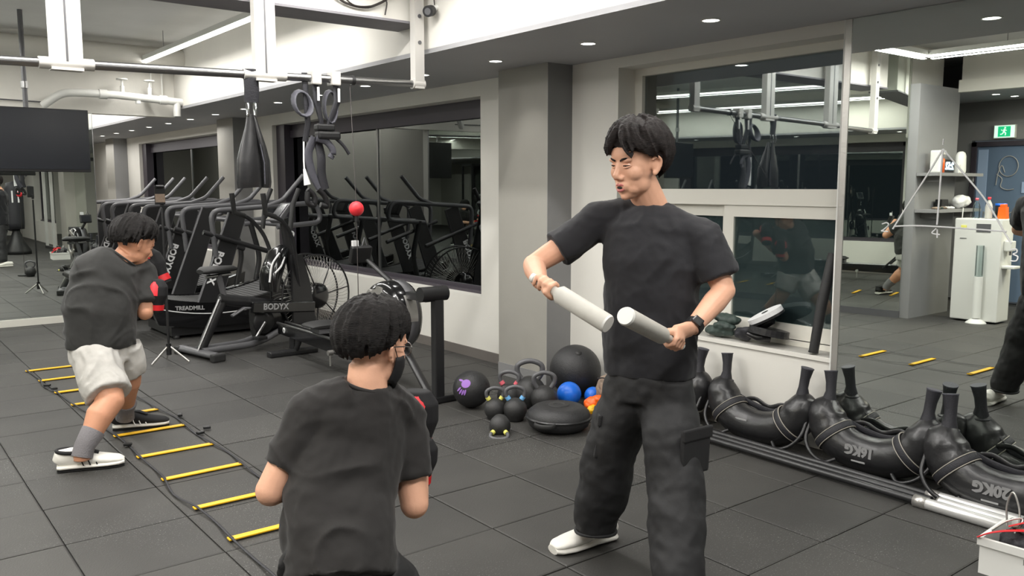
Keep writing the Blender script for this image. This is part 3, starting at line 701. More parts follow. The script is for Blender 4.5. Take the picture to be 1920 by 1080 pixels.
# ---- fan bike
t = thing('exercise_bike', 'black fan exercise bike with a big wire-caged fan wheel and grey saddle', 'exercise bike', (2.42, 7.55, 0), radians(12))
def B(name, mb, m, lab=None, par=None): return mb.build(name, m, par or t, lab)
B('rear_foot', MB().tube([(0, -0.30, 0.045), (0, 0.30, 0.045)], [(0.05, 0.03)] * 2, 14, side=(1, 0, 0)), 'grey_metal')
for y in (-0.30, 0.30): B('foot_cap', MB().box((0, y, 0.035), (0.12, 0.07, 0.07), bev=0.015), 'rubber')
B('front_foot', MB().tube([(1.42, -0.30, 0.045), (1.42, 0.30, 0.045)], [(0.05, 0.03)] * 2, 14, side=(1, 0, 0)), 'grey_metal')
B('base_tube', MB().tube(fillet([(0.0, -0.06, 0.06), (0.55, -0.08, 0.055), (0.85, -0.08, 0.17), (1.15, -0.08, 0.16), (1.42, -0.06, 0.06)], 0.15), [(0.028)] * 1 if False else 0.03, 12), 'grey_metal')
B('base_tube', MB().tube(fillet([(0.0, 0.06, 0.06), (0.55, 0.08, 0.055), (0.85, 0.08, 0.17), (1.15, 0.08, 0.16), (1.42, 0.06, 0.06)], 0.15), 0.03, 12), 'grey_metal')
B('rear_stay', MB().tube([(0.02, 0, 0.07), (0.26, 0, 0.50)], [(0.05, 0.035)] * 2, 8, side=(1, 0, 0)), 'black_metal')
B('stay_edge', MB().tube([(-0.03, -0.03, 0.06), (0.20, -0.03, 0.50)], 0.012, 8), 'steel')
B('frame_beam', MB().tube([(0.22, 0, 0.50), (0.50, 0, 0.44), (0.85, 0, 0.34), (1.10, 0, 0.33)], [(0.05, 0.04), (0.055, 0.045), (0.08, 0.05), (0.07, 0.05)], 12, side=(0, 0, 1)), 'black_metal')
B('seat_post', MB().tube([(0.28, 0, 0.46), (0.22, 0, 0.72)], 0.026, 12), 'grey_metal')
B('seat_slider', MB().tube([(0.10, 0, 0.705), (0.34, 0, 0.715)], 0.018, 10), 'steel')
B('saddle', MB().tube([(0.04, 0, 0.755), (0.09, 0, 0.765), (0.18, 0, 0.765), (0.27, 0, 0.765), (0.36, 0, 0.765), (0.40, 0, 0.76)],
     [(0.06, 0.02), (0.115, 0.035), (0.11, 0.035), (0.06, 0.032), (0.035, 0.028), (0.02, 0.015)], 16, side=(0, 1, 0)), 'rubber')
# body shell with crank
sh = B('chain_cover', MB().tube([(0.55, -0.0, 0.26), (0.75, 0, 0.27), (1.0, 0, 0.31), (1.16, 0, 0.36)], [(0.17, 0.055), (0.165, 0.065), (0.12, 0.06), (0.05, 0.05)], 20, side=(0, 0, 1)), 'gloss_black')
B('side_beam', MB().box((0.80, -0.140, 0.375), (0.70, 0.04, 0.105), Matrix.Rotation(radians(5), 3, 'Y'), bev=0.012), 'gloss_black')
text('frame_lettering', 'BODYX', 0.080, 'grey_print', sh, (0.70, -0.163, 0.39), (1, 0, -0.09), (0.09, 0, 1), bold=0.002)
B('crank_disc', MB().lathe([(0, -0.09), (0.10, -0.09), (0.115, -0.075), (0.10, -0.05), (0, -0.05)], (0.62, 0, 0.25), 24, (0, 1, 0)), 'black_plastic')
B('crank_arm', MB().tube([(0.62, -0.10, 0.25), (0.52, -0.10, 0.12)], [(0.016, 0.01)] * 2, 8), 'steel')
B('pedal', MB().box((0.52, -0.16, 0.12), (0.10, 0.09, 0.03), bev=0.006), 'black_plastic')
B('crank_arm', MB().tube([(0.62, 0.10, 0.25), (0.72, 0.10, 0.38)], [(0.016, 0.01)] * 2, 8), 'steel')
B('pedal', MB().box((0.72, 0.16, 0.38), (0.10, 0.09, 0.03), bev=0.006), 'black_plastic')
B('linkage_cover', MB().tube([(0.30, -0.06, 0.34), (0.42, -0.07, 0.40), (0.58, -0.08, 0.38), (0.66, -0.07, 0.30)], [(0.012, .03)] * 4, 8, side=(0, 0, 1)), 'grey_metal')
# front column, console, flag shaped shield
B('front_column', MB().tube([(1.08, 0, 0.34), (1.02, 0, 0.75), (0.93, 0, 1.20)], [(0.075, 0.05), (0.07, 0.045), (0.05, 0.035)], 12, side=(1, 0, 0)), 'black_metal')
col = B('wind_shield', MB().tube([(0.74, 0, 0.52), (0.76, 0, 0.66), (0.84, 0, 0.84), (0.92, 0, 0.92)], [(0.06, 0.13), (0.09, 0.13), (0.10, 0.10), (0.05, 0.06)], 16, side=(1, 0, 0)), 'gloss_black')
for k, pts in enumerate(([(0.66, -0.13, 0.62), (0.70, -0.12, 0.78), (0.80, -0.10, 0.88)], [(0.72, -0.132, 0.70), (0.80, -0.12, 0.76), (0.86, -0.09, 0.84)], [(1.02, -0.052, 0.58), (0.99, -0.05, 0.70), (0.985, -0.05, 0.76)], [(0.98, -0.05, 1.0), (1.0, -0.05, 1.06), (0.95, -0.05, 1.08)])):
    MB().tube(bez(pts, 4), 0.010, 6).build('shield_graphic', 'white_print', col)
B('fan_fork', MB().prism([(0.90, -0.15, 0.20), (1.16, -0.15, 0.20), (1.10, -0.15, 0.60), (1.02, -0.15, 0.86), (0.90, -0.15, 0.86)], (0, 1, 0), 0.03), 'black_metal')
cs = B('console', MB().box((0.90, 0, 1.25), (0.22, 0.16, 0.05), Matrix.Rotation(radians(-48), 3, 'Y'), bev=0.012), 'grey_metal')
MB().box((0.882, 0, 1.268), (0.17, 0.12, 0.01), Matrix.Rotation(radians(-48), 3, 'Y')).build('display', 'screen', cs)
for y in (-0.24, 0.24):
    s = 1 if y > 0 else -1
    k = B('moving_arm', MB().tube(bez([(1.02, 0.10 * s, 0.42), (0.94, 0.17 * s, 0.72), (0.86, 0.22 * s, 1.02), (0.74, 0.25 * s, 1.18), (0.62, 0.25 * s, 1.24)], 5), 0.019, 10), 'black_metal')
    MB().tube([(0.66, 0.25 * s, 1.23), (0.56, 0.25 * s, 1.26), (0.54, 0.25 * s, 1.44)], 0.024, 10).build('grip', 'rubber', k)
    MB().tube([(0.84, 0.22 * s, 1.10), (0.88, 0.22 * s, 1.34), (0.95, 0.22 * s, 1.48)], 0.022, 10).build('grip', 'rubber', k)
# fan wheel in its cage
hc = Vector((1.22, 0, 0.44)); FR = 0.40
B('fan_cage', MB().tube([hc + Vector((FR * cos(a), -0.09, FR * sin(a))) for a in [2 * pi * k / 40 for k in range(40)]], 0.009, 8, closed=True), 'black_metal')
cg = B('fan_cage', MB().tube([hc + Vector((FR * cos(a), 0.09, FR * sin(a))) for a in [2 * pi * k / 40 for k in range(40)]], 0.009, 8, closed=True), 'black_metal')
wires = MB()
for k in range(60):
    a = 2 * pi * k / 60
    for y in (-0.115, 0.115):
        s_ = 1 if y > 0 else -1
        wires.tube([hc + Vector((0.10 * cos(a), y, 0.10 * sin(a))), hc + Vector((0.3 * cos(a + .12), y, 0.3 * sin(a + .12))), hc + Vector((FR * cos(a + .18), s_ * 0.09, FR * sin(a + .18)))], 0.0022, 4, cap=False)
wr = wires.build('cage_wires', 'brushed', t); wr['kind'] = 'stuff'
for k in range(7):
    a = 2 * pi * k / 7 + 0.15; u = Vector((cos(a), 0, sin(a)))
    B('cage_spoke', MB().tube([hc + u * 0.08 + Vector((0, -0.12, 0)), hc + u * (FR - 0.005) + Vector((0, -0.095, 0))], [(0.012, 0.005)] * 2, 6, side=(0, 1, 0)), 'black_metal')
B('fan_hub', MB().lathe([(0, -0.15), (0.09, -0.15), (0.125, -0.12), (0.125, -0.06), (0, -0.06)], hc, 26, (0, 1, 0)), 'gloss_black')
B('fan_hub', MB().lathe([(0, 0.15), (0.09, 0.15), (0.125, 0.12), (0.125, 0.06), (0, 0.06)], hc, 26, (0, 1, 0)), 'gloss_black')

# ---- rowing machine along the wall
ox = (3.15, 6.2, 0)
t = thing('rowing_machine', 'black rowing machine with a silver-edged flywheel housing under the big window', 'rowing machine', ox)
def Q(name, mb, m, lab=None, par=None): return mb.build(name, m, par or t, lab)
rl = Q('rail', MB(ox).prism([(3.10, 7.42, 0.25), (3.10, 7.42, 0.16), (3.10, 5.45, 0.13), (3.10, 5.45, 0.26)], (1, 0, 0), 0.09), 'gloss_black')
MB(ox).tube([(3.105, 7.44, 0.255), (3.105, 5.45, 0.262)], 0.012, 8).build('rail_track', 'steel', rl)
MB(ox).tube([(3.185, 7.44, 0.255), (3.185, 5.45, 0.262)], 0.012, 8).build('rail_track', 'steel', rl)
text('rail_lettering', 'BODYX R500', 0.085, 'white_print', rl, (3.096, 6.93, 0.208), (0, -1, 0.0), (0, 0, 1), bold=0.003)
MB(ox).lathe([(0.012, 0), (0.026, 0), (0.026, 0.004), (0.012, 0.004)], (3.096, 7.27, 0.208), 14, (-1, 0, 0)).build('rail_logo', 'white_print', rl)
Q('rear_leg', MB(ox).tube([(3.145, 7.20, 0.18), (3.145, 7.22, 0.04)], [(0.05, 0.02)] * 2, 8, side=(0, 1, 0)), 'black_metal')
Q('rear_leg', MB(ox).tube([(3.145, 7.02, 0.18), (3.145, 7.14, 0.04)], [(0.03, 0.02)] * 2, 8, side=(0, 1, 0)), 'black_metal')
Q('rear_foot', MB(ox).box((3.12, 7.15, 0.025), (0.46, 0.09, 0.05), bev=0.015), 'black_metal')
st = Q('seat', MB(ox).tube([(3.145, 6.72, 0.335), (3.145, 6.66, 0.345), (3.145, 6.56, 0.345), (3.145, 6.50, 0.335)], [(0.13, 0.012), (0.16, 0.028), (0.16, 0.028), (0.13, 0.012)], 16, side=(1, 0, 0)), 'rubber')
MB(ox).box((3.145, 6.61, 0.295), (0.12, 0.18, 0.045), bev=0.008).build('seat_carriage', 'grey_metal', st)
Q('rail_knob', MB(ox).cyl((3.06, 6.32, 0.15), (3.10, 6.32, 0.15), 0.022, 12).tube([(3.08, 6.32, 0.13), (3.08, 6.32, 0.04)], 0.008, 8), 'brushed')
for x in (3.0, 3.29):
    Q('footplate', MB(ox).box((x, 5.80, 0.33), (0.10, 0.30, 0.02), Matrix.Rotation(radians(-45), 3, 'X'), bev=0.006), 'black_plastic')
dc = Vector((3.12, 5.36, 0.575)); DR = 0.25
dm = Q('flywheel_housing', MB(ox).lathe([(0.13, -0.13), (0.17, -0.135), (0.235, -0.11), (DR, -0.06), (DR, 0.07), (0.235, 0.10), (0.15, 0.12), (0, 0.12)], dc, 40, (1, 0, 0)), 'gloss_black')
MB(ox).lathe([(0, -0.10), (0.13, -0.10), (0.13, -0.13)], dc, 30, (1, 0, 0)).build('air_grille', 'black_plastic', dm)
gr = MB(ox)
for k in range(26):
    a = 2 * pi * k / 26; gr.tube([dc + Vector((-0.112, 0.03 * cos(a), 0.03 * sin(a))), dc + Vector((-0.112, 0.128 * cos(a), 0.128 * sin(a)))], 0.0025, 4)
g_ = gr.build('grille_bars', 'grey_metal', dm); g_['kind'] = 'stuff'
# toothed silver ring
ring = []; inn = []
for k in range(72):
    a = 2 * pi * k / 72; r = 0.195 + (0.022 if (k % 9) in (0, 1, 2, 3) else 0.0)
    if 2.6 < a < 3.9: r = min(r, 0.2)
    ring.append(dc + Vector((-0.137, r * cos(a), r * sin(a)))); inn.append(dc + Vector((-0.142, 0.155 * cos(a), 0.155 * sin(a))))
n = 72; vv = ring + inn + [p + Vector((0.03, 0, 0)) for p in ring] + [p + Vector((0.01, 0, 0)) for p in inn]
ff_ = []
for k in range(n):
    j = (k + 1) % n; ff_ += [(k, j, n + j, n + k), (k, 2 * n + k, 2 * n + j, j), (n + k, n + j, 3 * n + j, 3 * n + k), (2 * n + k, 3 * n + k, 3 * n + j, 2 * n + j)]
MB(ox).add(vv, ff_).build('toothed_ring', 'brushed', dm)
MB(ox).lathe([(DR + 0.002, 0.0), (DR + 0.003, 0.0), (DR + 0.003, 0.07), (DR + 0.002, 0.07)], dc, 40, (1, 0, 0)).build('band', 'grey_metal', dm)
pan = MB(ox); n = 8
vs = [dc + Vector((x, -(DR + 0.004) * cos(a), (DR + 0.004) * sin(a))) for a in [radians(-5 + 45 * k / n) for k in range(n + 1)] for x in (-0.03, 0.055)]
pan.add(vs, [(2 * k, 2 * k + 1, 2 * k + 3, 2 * k + 2) for k in range(n)]).build('band_panel', 'brushed', dm)
Q('column', MB(ox).box((3.20, 4.90, 0.40), (0.075, 0.06, 0.74), bev=0.01), 'black_metal')
Q('column_cap', MB(ox).cyl((3.06, 4.90, 0.77), (3.27, 4.90, 0.77), 0.052, 20), 'black_plastic')
Q('bracket_arm', MB(ox).box((3.13, 5.03, 0.74), (0.05, 0.26, 0.05)), 'black_metal')
Q('strut', MB(ox).tube([(3.15, 5.28, 0.36), (3.17, 4.95, 0.04)], [(0.035, 0.02)] * 2, 8, side=(1, 0, 0)), 'black_metal')
Q('strut', MB(ox).tube([(3.145, 5.5, 0.22), (3.145, 5.28, 0.40)], [(0.05, 0.035)] * 2, 8, side=(1, 0, 0)), 'black_metal')
Q('front_foot', MB(ox).box((3.20, 4.90, 0.025), (0.56, 0.07, 0.05), bev=0.012), 'black_metal')
Q('foot_wheel', MB(ox).cyl((3.44, 4.90, 0.045), (3.475, 4.90, 0.045), 0.04, 16), 'white_print')
Q('console_arm', MB(ox).tube([(3.15, 5.42, 0.80), (3.15, 5.78, 0.94)], [(0.022, 0.016)] * 2, 8, side=(1, 0, 0)), 'black_metal')
cs = Q('console', MB(ox).box((3.13, 5.86, 0.985), (0.17, 0.05, 0.13), Matrix.Rotation(radians(20), 3, 'X'), bev=0.01), 'black_plastic')
MB(ox).box((3.13, 5.885, 0.99), (0.13, 0.006, 0.09), Matrix.Rotation(radians(20), 3, 'X')).build('display', 'screen', cs)
MB(ox).box((3.08, 5.85, 1.07), (0.05, 0.03, 0.045), bev=0.004).build('clip', 'white_print', cs)
MB(ox).tube([(3.14, 5.85, 1.05), (3.16, 5.85, 1.11), (3.18, 5.85, 1.05)], 0.006, 6).build('hook', 'grey_metal', cs)
Q('handle', MB(ox).cyl((2.98, 5.66, 0.62), (3.30, 5.66, 0.62), 0.014, 10), 'black_plastic')

# ---- phone tripod behind the boxer
t = thing('phone_tripod', 'slim black phone tripod with silver legs standing beside the exercise bike', 'tripod', (2.14, 7.47, 0))
MB().cyl((0, 0, 0.10), (0, 0, 1.32), 0.011, 10).build('pole', 'black_metal', t)
MB().cyl((0, 0, 0.07), (0, 0, 0.17), 0.022, 12).build('collar', 'black_plastic', t)
for a in (200, 320, 80):
    MB().tube([(0, 0, 0.15), (0.17 * cos(radians(a)), 0.17 * sin(radians(a)), 0.012)], [(0.010, 0.006)] * 2, 8).build('leg', 'brushed', t)
MB().box((0, 0, 1.36), (0.03, 0.03, 0.06), bev=0.006).build('ball_head', 'black_plastic', t)
ph = MB().box((-0.02, -0.02, 1.43), (0.085, 0.012, 0.155), bev=0.006).build('phone', 'black_plastic', t)
MB().box((-0.02, -0.028, 1.405), (0.078, 0.003, 0.07)).build('phone_screen', 'tan_fabric', ph)
MB().cyl((-0.05, -0.03, 1.50), (0.01, -0.03, 1.50), 0.013, 12).build('clamp', 'black_plastic', ph)

# ---- rack, plates and a bench behind the camera: they show in the back mirror
ox = (3.5, 0.0, 0)
t = thing('squat_rack', 'black and white rack with round weight plates seen in the back mirror', 'gym rack', (3.45, -2.2, 0))
for x in (-0.55, 0.55):
    for y in (-0.45, 0.45):
        MB().box((x, y, 1.1), (0.06, 0.06, 2.2)).build('post', 'white_metal' if x > 0 else 'black_metal', t)
    MB().box((x, 0, 0.03), (0.06, 1.1, 0.06)).build('foot_rail', 'black_metal', t)
    MB().box((x, 0, 2.17), (0.06, 0.9, 0.06)).build('top_rail', 'white_metal' if x > 0 else 'black_metal', t)
for y in (-0.45, 0.45): MB().box((0, y, 2.17), (1.1, 0.06, 0.06)).build('cross_rail', 'black_metal', t)
for z in (1.15, 0.7):
    pl = MB().lathe([(0.03, 0.48), (0.21, 0.48), (0.225, 0.50), (0.21, 0.53), (0.03, 0.53)], (-0.3, 0, z), 30, (0, 1, 0)).build('weight_plate', 'cast_iron', t)
    MB().lathe([(0.08, 0.531), (0.13, 0.531), (0.13, 0.536), (0.08, 0.536)], (-0.3, 0, z), 24, (0, 1, 0)).build('plate_ring', 'white_print', pl)
MB().cyl((-0.3, 0.40, 1.15), (-0.3, 0.60, 1.15), 0.025).build('plate_peg', 'steel', t)
MB().cyl((-0.3, 0.40, 0.70), (-0.3, 0.60, 0.70), 0.025).build('plate_peg', 'steel', t)
t = thing('punch_bag', 'tall dark cloth-covered punch bag stand seen in the back mirror', 'punch bag', (3.1, -0.9, 0))
MB().lathe([(0, 0.55), (0.17, 0.56), (0.18, 0.7), (0.18, 1.45), (0.15, 1.58), (0, 1.62)], seg=24).build('bag', 'nylon', t)
MB().lathe([(0, 0), (0.28, 0), (0.28, 0.08), (0.15, 0.3), (0.08, 0.5), (0.08, 0.56), (0, 0.56)], seg=24).build('base', 'black_plastic', t)
for x in (-0.06, 0.06): MB().box((x, 0.181, 1.28), (0.03, 0.01, 0.26)).build('stripe', 'white_print', t)
t = thing('weight_bench', 'low padded weight bench with a chrome frame seen in the back mirror', 'bench', (2.3, -0.9, 0), radians(20))
MB().box((0, 0.1, 0.44), (0.28, 0.9, 0.07), bev=0.02).build('seat_pad', 'leather', t)
MB().box((0, -0.48, 0.62), (0.28, 0.07, 0.5), Matrix.Rotation(radians(30), 3, 'X'), bev=0.02).build('back_pad', 'leather', t)
for y in (-0.35, 0.5): MB().tube(fillet([(-0.25, y, 0.02), (-0.05, y, 0.05), (0, y, 0.4)], 0.05), 0.025, 10).tube(fillet([(0.25, y, 0.02), (0.05, y, 0.05), (0, y, 0.4)], 0.05), 0.025, 10).build('leg_frame', 'white_metal', t)
t = thing('stand_pole', 'thin black stand with splayed silver legs seen in the back mirror', 'stand', (1.0, 5.9, 0)) if False else None
# ================================================================== things on the floor and on the sill
# ---- agility ladder
t = thing('agility_ladder', 'agility ladder of yellow rungs on black side straps laid across the floor', 'agility ladder', (1.4, 5.0, 0))
o = (1.4, 5.0, 0)
rr = random.Random(3)
ys = [7.80, 7.34, 6.84, 6.38, 5.90, 5.40, 4.89, 4.43, 3.93, 3.48, 3.0, 2.56, 2.1, 1.65]
lx0 = [1.11 + 0.10 * min(1, (7.8 - y) / 2.4) for y in ys]
for x0, y in zip(lx0, ys):
    a = rr.uniform(-0.012, 0.012)
    r = MB(o).box((x0 + 0.205, y, 0.010), (0.425, 0.038, 0.008), Matrix.Rotation(a, 3, 'Z'), bev=0.0035).build('rung', 'yellow', t)
    for e in (x0 + 0.012, x0 + 0.398):
        MB(o).box((e, y, 0.0152), (0.006, 0.018, 0.001)).build('slot', 'black_plastic', r)
for k, dx in enumerate((0.004, 0.408)):
    pts = []
    for i in range(len(ys)):
        pts.append((lx0[i] + dx, ys[i], 0.0175))
        if i + 1 < len(ys): pts.append(((lx0[i] + lx0[i + 1]) / 2 + dx + rr.uniform(-0.03, 0.03), (ys[i] + ys[i + 1]) / 2, 0.007))
    MB(o).tube(bez(pts, 4), [(0.006, 0.0015)] * (4 * (len(pts) - 1) + 1), 6, side=(1, 0, 0.15)).build('side_strap', 'nylon', t)
for (x, y) in ((1.66, 5.62), (1.70, 5.22), (1.63, 5.13), (1.14, 7.1), (1.16, 6.95), (1.22, 5.15)):
    MB(o).box((x, y, 0.018), (0.03, 0.045, 0.016), Matrix.Rotation(rr.uniform(0, 3), 3, 'Z'), bev=0.005).build('adjuster', 'black_plastic', t)
# ladder's second line of straps is part of the same ladder

# ---- Bulgarian bags (crescent sandbags) leaning on the wall under the window and the mirror
mat('dull_print', (0.50, 0.50, 0.50), 0.6)
def sandbag(y, label, s=1.0, wtxt=None, x=4.165, tilt=8):
    t = thing('crescent_sandbag', label, 'sandbag', (x, y, 0), 0, 'crescent sandbags along the wall')
    R = Matrix.Rotation(radians(tilt), 3, 'Y')
    def L(u, z, d=0.0): return R @ Vector((d, -u * s, z * s))        # u grows to the right in the photo
    path = [(-0.262, 0.335), (-0.268, 0.27), (-0.245, 0.195), (-0.185, 0.135), (-0.10, 0.102), (0, 0.092), (0.10, 0.102), (0.185, 0.135), (0.245, 0.195), (0.268, 0.27), (0.262, 0.335)]
    P = bez([L(u, z) for u, z in path], 6)
    n = len(P); rad = []
    for i in range(n):
        q = abs(2 * i / (n - 1) - 1)
        r = float(np.interp(q, [0, 0.3, 0.55, 0.75, 0.88, 0.95, 1.0], [0.093, 0.099, 0.104, 0.098, 0.078, 0.056, 0.034]))
        rad.append((r * s * 0.93, r * s))
    b = MB().tube(P, rad, 28, side=R @ Vector((1, 0, 0)))
    body = b.build('bag_body', 'leather', t)
    for v in body.data.vertices:
        e = min((Vector(v.co) - L(-0.285, 0.30)).length, (Vector(v.co) - L(0.285, 0.30)).length)
        am = max(0, 1 - e / 0.24)
        v.co += Vector((1, 0, 0)) * 0.005 * am * sin(noise.noise(v.co * 9) * 8) + Vector((0, 0, 1)) * 0.004 * noise.noise(v.co * 14)
    for sg in (-1, 1):
        hb = [L(sg * 0.262, 0.315), L(sg * 0.260, 0.37), L(sg * 0.264, 0.42), L(sg * 0.272, 0.475)]
        h = MB().tube(hb, [0.040 * s, 0.026 * s, 0.027 * s, 0.034 * s], 16).build('end_handle', 'nylon', t)
        MB().cyl(hb[-1], hb[-1] + (hb[-1] - hb[-2]).normalized() * 0.006, 0.036 * s, 16).build('handle_cap', 'nylon_lt', h)
        MB().tube([hb[0] + (Vector((0.044 * cos(a), 0.044 * sin(a), 0.0)) * s) for a in [2 * pi * k / 16 for k in range(16)]], 0.006, 6, closed=True).build('binding', 'nylon', t)
        # webbing band with pale edges round the bag
        c = L(sg * 0.205, 0.152); ax = (L(sg * 0.25, 0.205) - L(sg * 0.16, 0.118)).normalized(); e1 = R @ Vector((1, 0, 0)); e2 = ax.cross(e1)
        for off, m_, w_ in ((0.0, 'nylon', 0.022), (-0.020, 'seam', 0.0028), (0.020, 'seam', 0.0028)):
            MB().tube([c + ax * off + (e1 * cos(a) * 0.100 + e2 * sin(a) * 0.108) * s for a in [2 * pi * k / 30 for k in range(30)]], [(w_, 0.004)] * 30, 6, closed=True, side=ax).build('webbing_band', m_, t)
        # piping loop below the end
        MB().tube(bez([L(sg * 0.15, 0.04, -0.07), L(sg * 0.20, 0.015, -0.10), L(sg * 0.275, 0.045, -0.10), L(sg * 0.325, 0.11, -0.08), L(sg * 0.33, 0.20, -0.04)], 6), 0.010 * s, 8).build('carry_loop', 'leather', t)
    # back carry straps
    MB().tube(bez([L(-0.17, 0.235, 0.03), L(-0.1, 0.205, 0.06), L(0.02, 0.185, 0.07), L(0.12, 0.205, 0.06), L(0.18, 0.235, 0.03)], 6), [(0.018, 0.004)] * 25, 8, side=(0, 0, 1)).build('carry_strap', 'nylon', t)
    MB().tube(bez([L(-0.20, 0.20, 0.07), L(-0.1, 0.235, 0.08), L(0.0, 0.205, 0.085), L(0.1, 0.235, 0.08), L(0.20, 0.20, 0.07)], 6), [(0.013, 0.004)] * 25, 8, side=(0, 0, 1)).build('carry_strap', 'leather', t)
    if wtxt:
        text('weight_print', wtxt, 0.064 * s, 'dull_print', t, L(-0.02, 0.115, -0.0885 * s), R @ Vector((0, 1, 0)), R @ Vector((0, 0, -1)), depth=0.001, bold=0.004)
        MB().box(L(-0.02, 0.060, -0.083 * s), (0.003, 0.075, 0.008)).build('small_print', 'grey_print', t)
    else:
        MB().box(L(-0.06, 0.125, -0.087 * s), (0.003, 0.08, 0.009)).build('small_print', 'grey_print', t)
    return t
sandbag(2.96, 'black crescent sandbag without a weight print under the small window', 1.02)
sandbag(3.70, 'black crescent sandbag half hidden behind the standing coach', 1.02)
sandbag(2.255, 'black crescent sandbag printed 16KG leaning on the mirror corner', 1.04, '16KG')
sandbag(1.575, 'black crescent sandbag printed 20KG at the right edge beside the crate', 1.06, '20KG', 4.10)

# ---- bars on the floor
mat('bright_metal', (0.90, 0.90, 0.89), 0.3, 0.55)
for k, (x, z, ye, yb, lab) in enumerate(((4.018, 0.027, 1.36, 3.36, 'straight steel barbell on the floor, closest to the sandbags'), (3.955, 0.027, 1.33, 3.30, 'straight steel barbell on the floor, in the middle of the three'),
                                     (3.892, 0.027, 1.36, 3.33, 'straight steel barbell on the floor, closest to the open floor'))):
    t = thing('barbell', lab, 'barbell', (x, ye, z), radians(-1.2), 'barbells lying along the wall')
    L_ = yb - ye
    MB().cyl((0, 0.50, 0), (0, L_ - 0.06, 0), 0.0175, 14).build('shaft', 'black_metal', t)
    MB().lathe([(0, 0), (0.027, 0), (0.027, 0.46), (0.0275, 0.462), (0.0, 0.462)], (0, 0.0, 0), 20, (0, 1, 0)).build('sleeve', 'bright_metal', t)
    MB().lathe([(0, 0.46), (0.030, 0.46), (0.030, 0.52), (0, 0.52)] if k != 1 else [(0, 0.44), (0.0265, 0.44), (0.0265, 0.47), (0, 0.47)], (0, 0, 0), 20, (0, 1, 0)).build('collar', 'brushed', t)
    MB().cyl((0, L_ - 0.08, 0), (0, L_ + 0.02, 0), 0.025, 16).build('end_collar', 'brushed', t)

# ---- white crate with resistance bands and jump ropes
bx0, by0 = 3.575, 1.175
t = thing('storage_crate', 'white plastic storage crate with a slot handle at the right edge', 'crate', (bx0, by0, 0), radians(3))
wx, wy, h = 0.32, 0.42, 0.145
def crate_side(a, b, name='side_panel'):
    MB().span(a, b).build(name, 'crate', t)
hx, hy = wx / 2, wy / 2
MB().span((-hx, -hy, 0), (hx, hy, 0.008)).build('bottom', 'crate', t)
fr = MB().span((-hx, -hy, 0.008), (-hx + 0.008, hy, 0.080)).span((-hx, -hy, 0.105), (-hx + 0.008, hy, h)).span((-hx, 0.055, 0.080), (-hx + 0.008, hy, 0.105)).span((-hx, -hy, 0.080), (-hx + 0.008, -0.055, 0.105))
fr.build('front_panel', 'crate', t)
MB().span((-hx + 0.0085, -0.06, 0.076), (-hx + 0.012, 0.06, 0.109)).build('handle_slot', 'black_plastic', t)
crate_side((hx - 0.008, -hy, 0.008), (hx, hy, h)); crate_side((-hx + 0.008, -hy, 0.008), (hx - 0.008, -hy + 0.008, h)); crate_side((-hx + 0.008, hy - 0.008, 0.008), (hx - 0.008, hy, h))
rim = MB()
for a, b in (((-hx - 0.008, -hy - 0.008, h - 0.03), (-hx, hy + 0.008, h)), ((hx, -hy - 0.008, h - 0.03), (hx + 0.008, hy + 0.008, h)), ((-hx, hy, h - 0.03), (hx, hy + 0.008, h)), ((-hx, -hy - 0.008, h - 0.03), (hx, -hy, h))): rim.span(a, b)
rim.build('rim', 'crate', t)
cx = Vector((bx0, by0, -0.052))
tag(remeshed(MB().ball(cx + Vector((0.0, 0.0, 0.145)), (0.145, 0.195, 0.085), 18).ball(cx + Vector((-0.06, 0.08, 0.19)), (0.08, 0.09, 0.04), 14).ball(cx + Vector((0.02, -0.07, 0.215)), (0.10, 0.11, 0.065), 14).ball(cx + Vector((0.05, 0.04, 0.22)), (0.08, 0.10, 0.065), 14),
    'cloth_bundle', 'nylon', None, 0.010, 2, lambda c, n: 0.02 * noise.noise(c * 22) + 0.008 * noise.noise(c * 60)), 'crumpled black training vests filling the white crate', 'cloth')
def strap(pts, w, m, label, name='resistance_band', cat='band', grp='bands in the white crate'):
    q = bez([cx + Vector(p) for p in pts], 6)
    return tag(MB().tube(q, [(w, 0.003)] * len(q), 8, side=(1, -0.3, 0.1)).build(name, m), label, cat, grp)
strap([(-0.19, 0.205, 0.200), (-0.165, 0.17, 0.222), (-0.13, 0.12, 0.238), (-0.10, 0.05, 0.250), (-0.12, -0.02, 0.252), (-0.06, -0.10, 0.285)], 0.012, 'red', 'red band hanging over the front rim of the white crate')
strap([(-0.10, 0.13, 0.245), (-0.06, 0.06, 0.278), (-0.02, 0.0, 0.295), (-0.04, -0.08, 0.290)], 0.018, 'red', 'wide red band lying on the black cloth in the crate')
strap([(-0.02, 0.02, 0.27), (0.02, -0.06, 0.285), (-0.02, -0.12, 0.272)], 0.018, 'red_foam', 'pinkish red band at the back of the crate')
strap([(-0.05, 0.13, 0.235), (-0.09, 0.08, 0.245), (-0.04, 0.06, 0.255)], 0.011, 'tan_fabric', 'small beige loop on top of the crate')
q = MB().tube(bez([cx + Vector(p) for p in ((0.02, 0.18, 0.20), (0.03, 0.19, 0.28), (0.03, 0.17, 0.34), (0.02, 0.14, 0.28), (0.0, 0.13, 0.21))], 6), 0.004, 8)
tag(q.build('wire_rope', 'brushed'), 'thin pale skipping rope sticking up from the crate', 'rope')
q = MB().tube(bez([cx + Vector(p) for p in ((-0.10, 0.19, 0.21), (-0.08, 0.14, 0.26), (-0.05, 0.10, 0.27), (-0.09, 0.11, 0.22))], 6), 0.004, 8)
tag(q.build('wire_rope', 'brushed'), 'coiled pale rope on the left corner of the crate', 'rope')
t = thing('spring_clamp', 'silver barbell clip on the black cloth in the crate', 'clip', cx + Vector((0.04, 0.08, 0.265)))
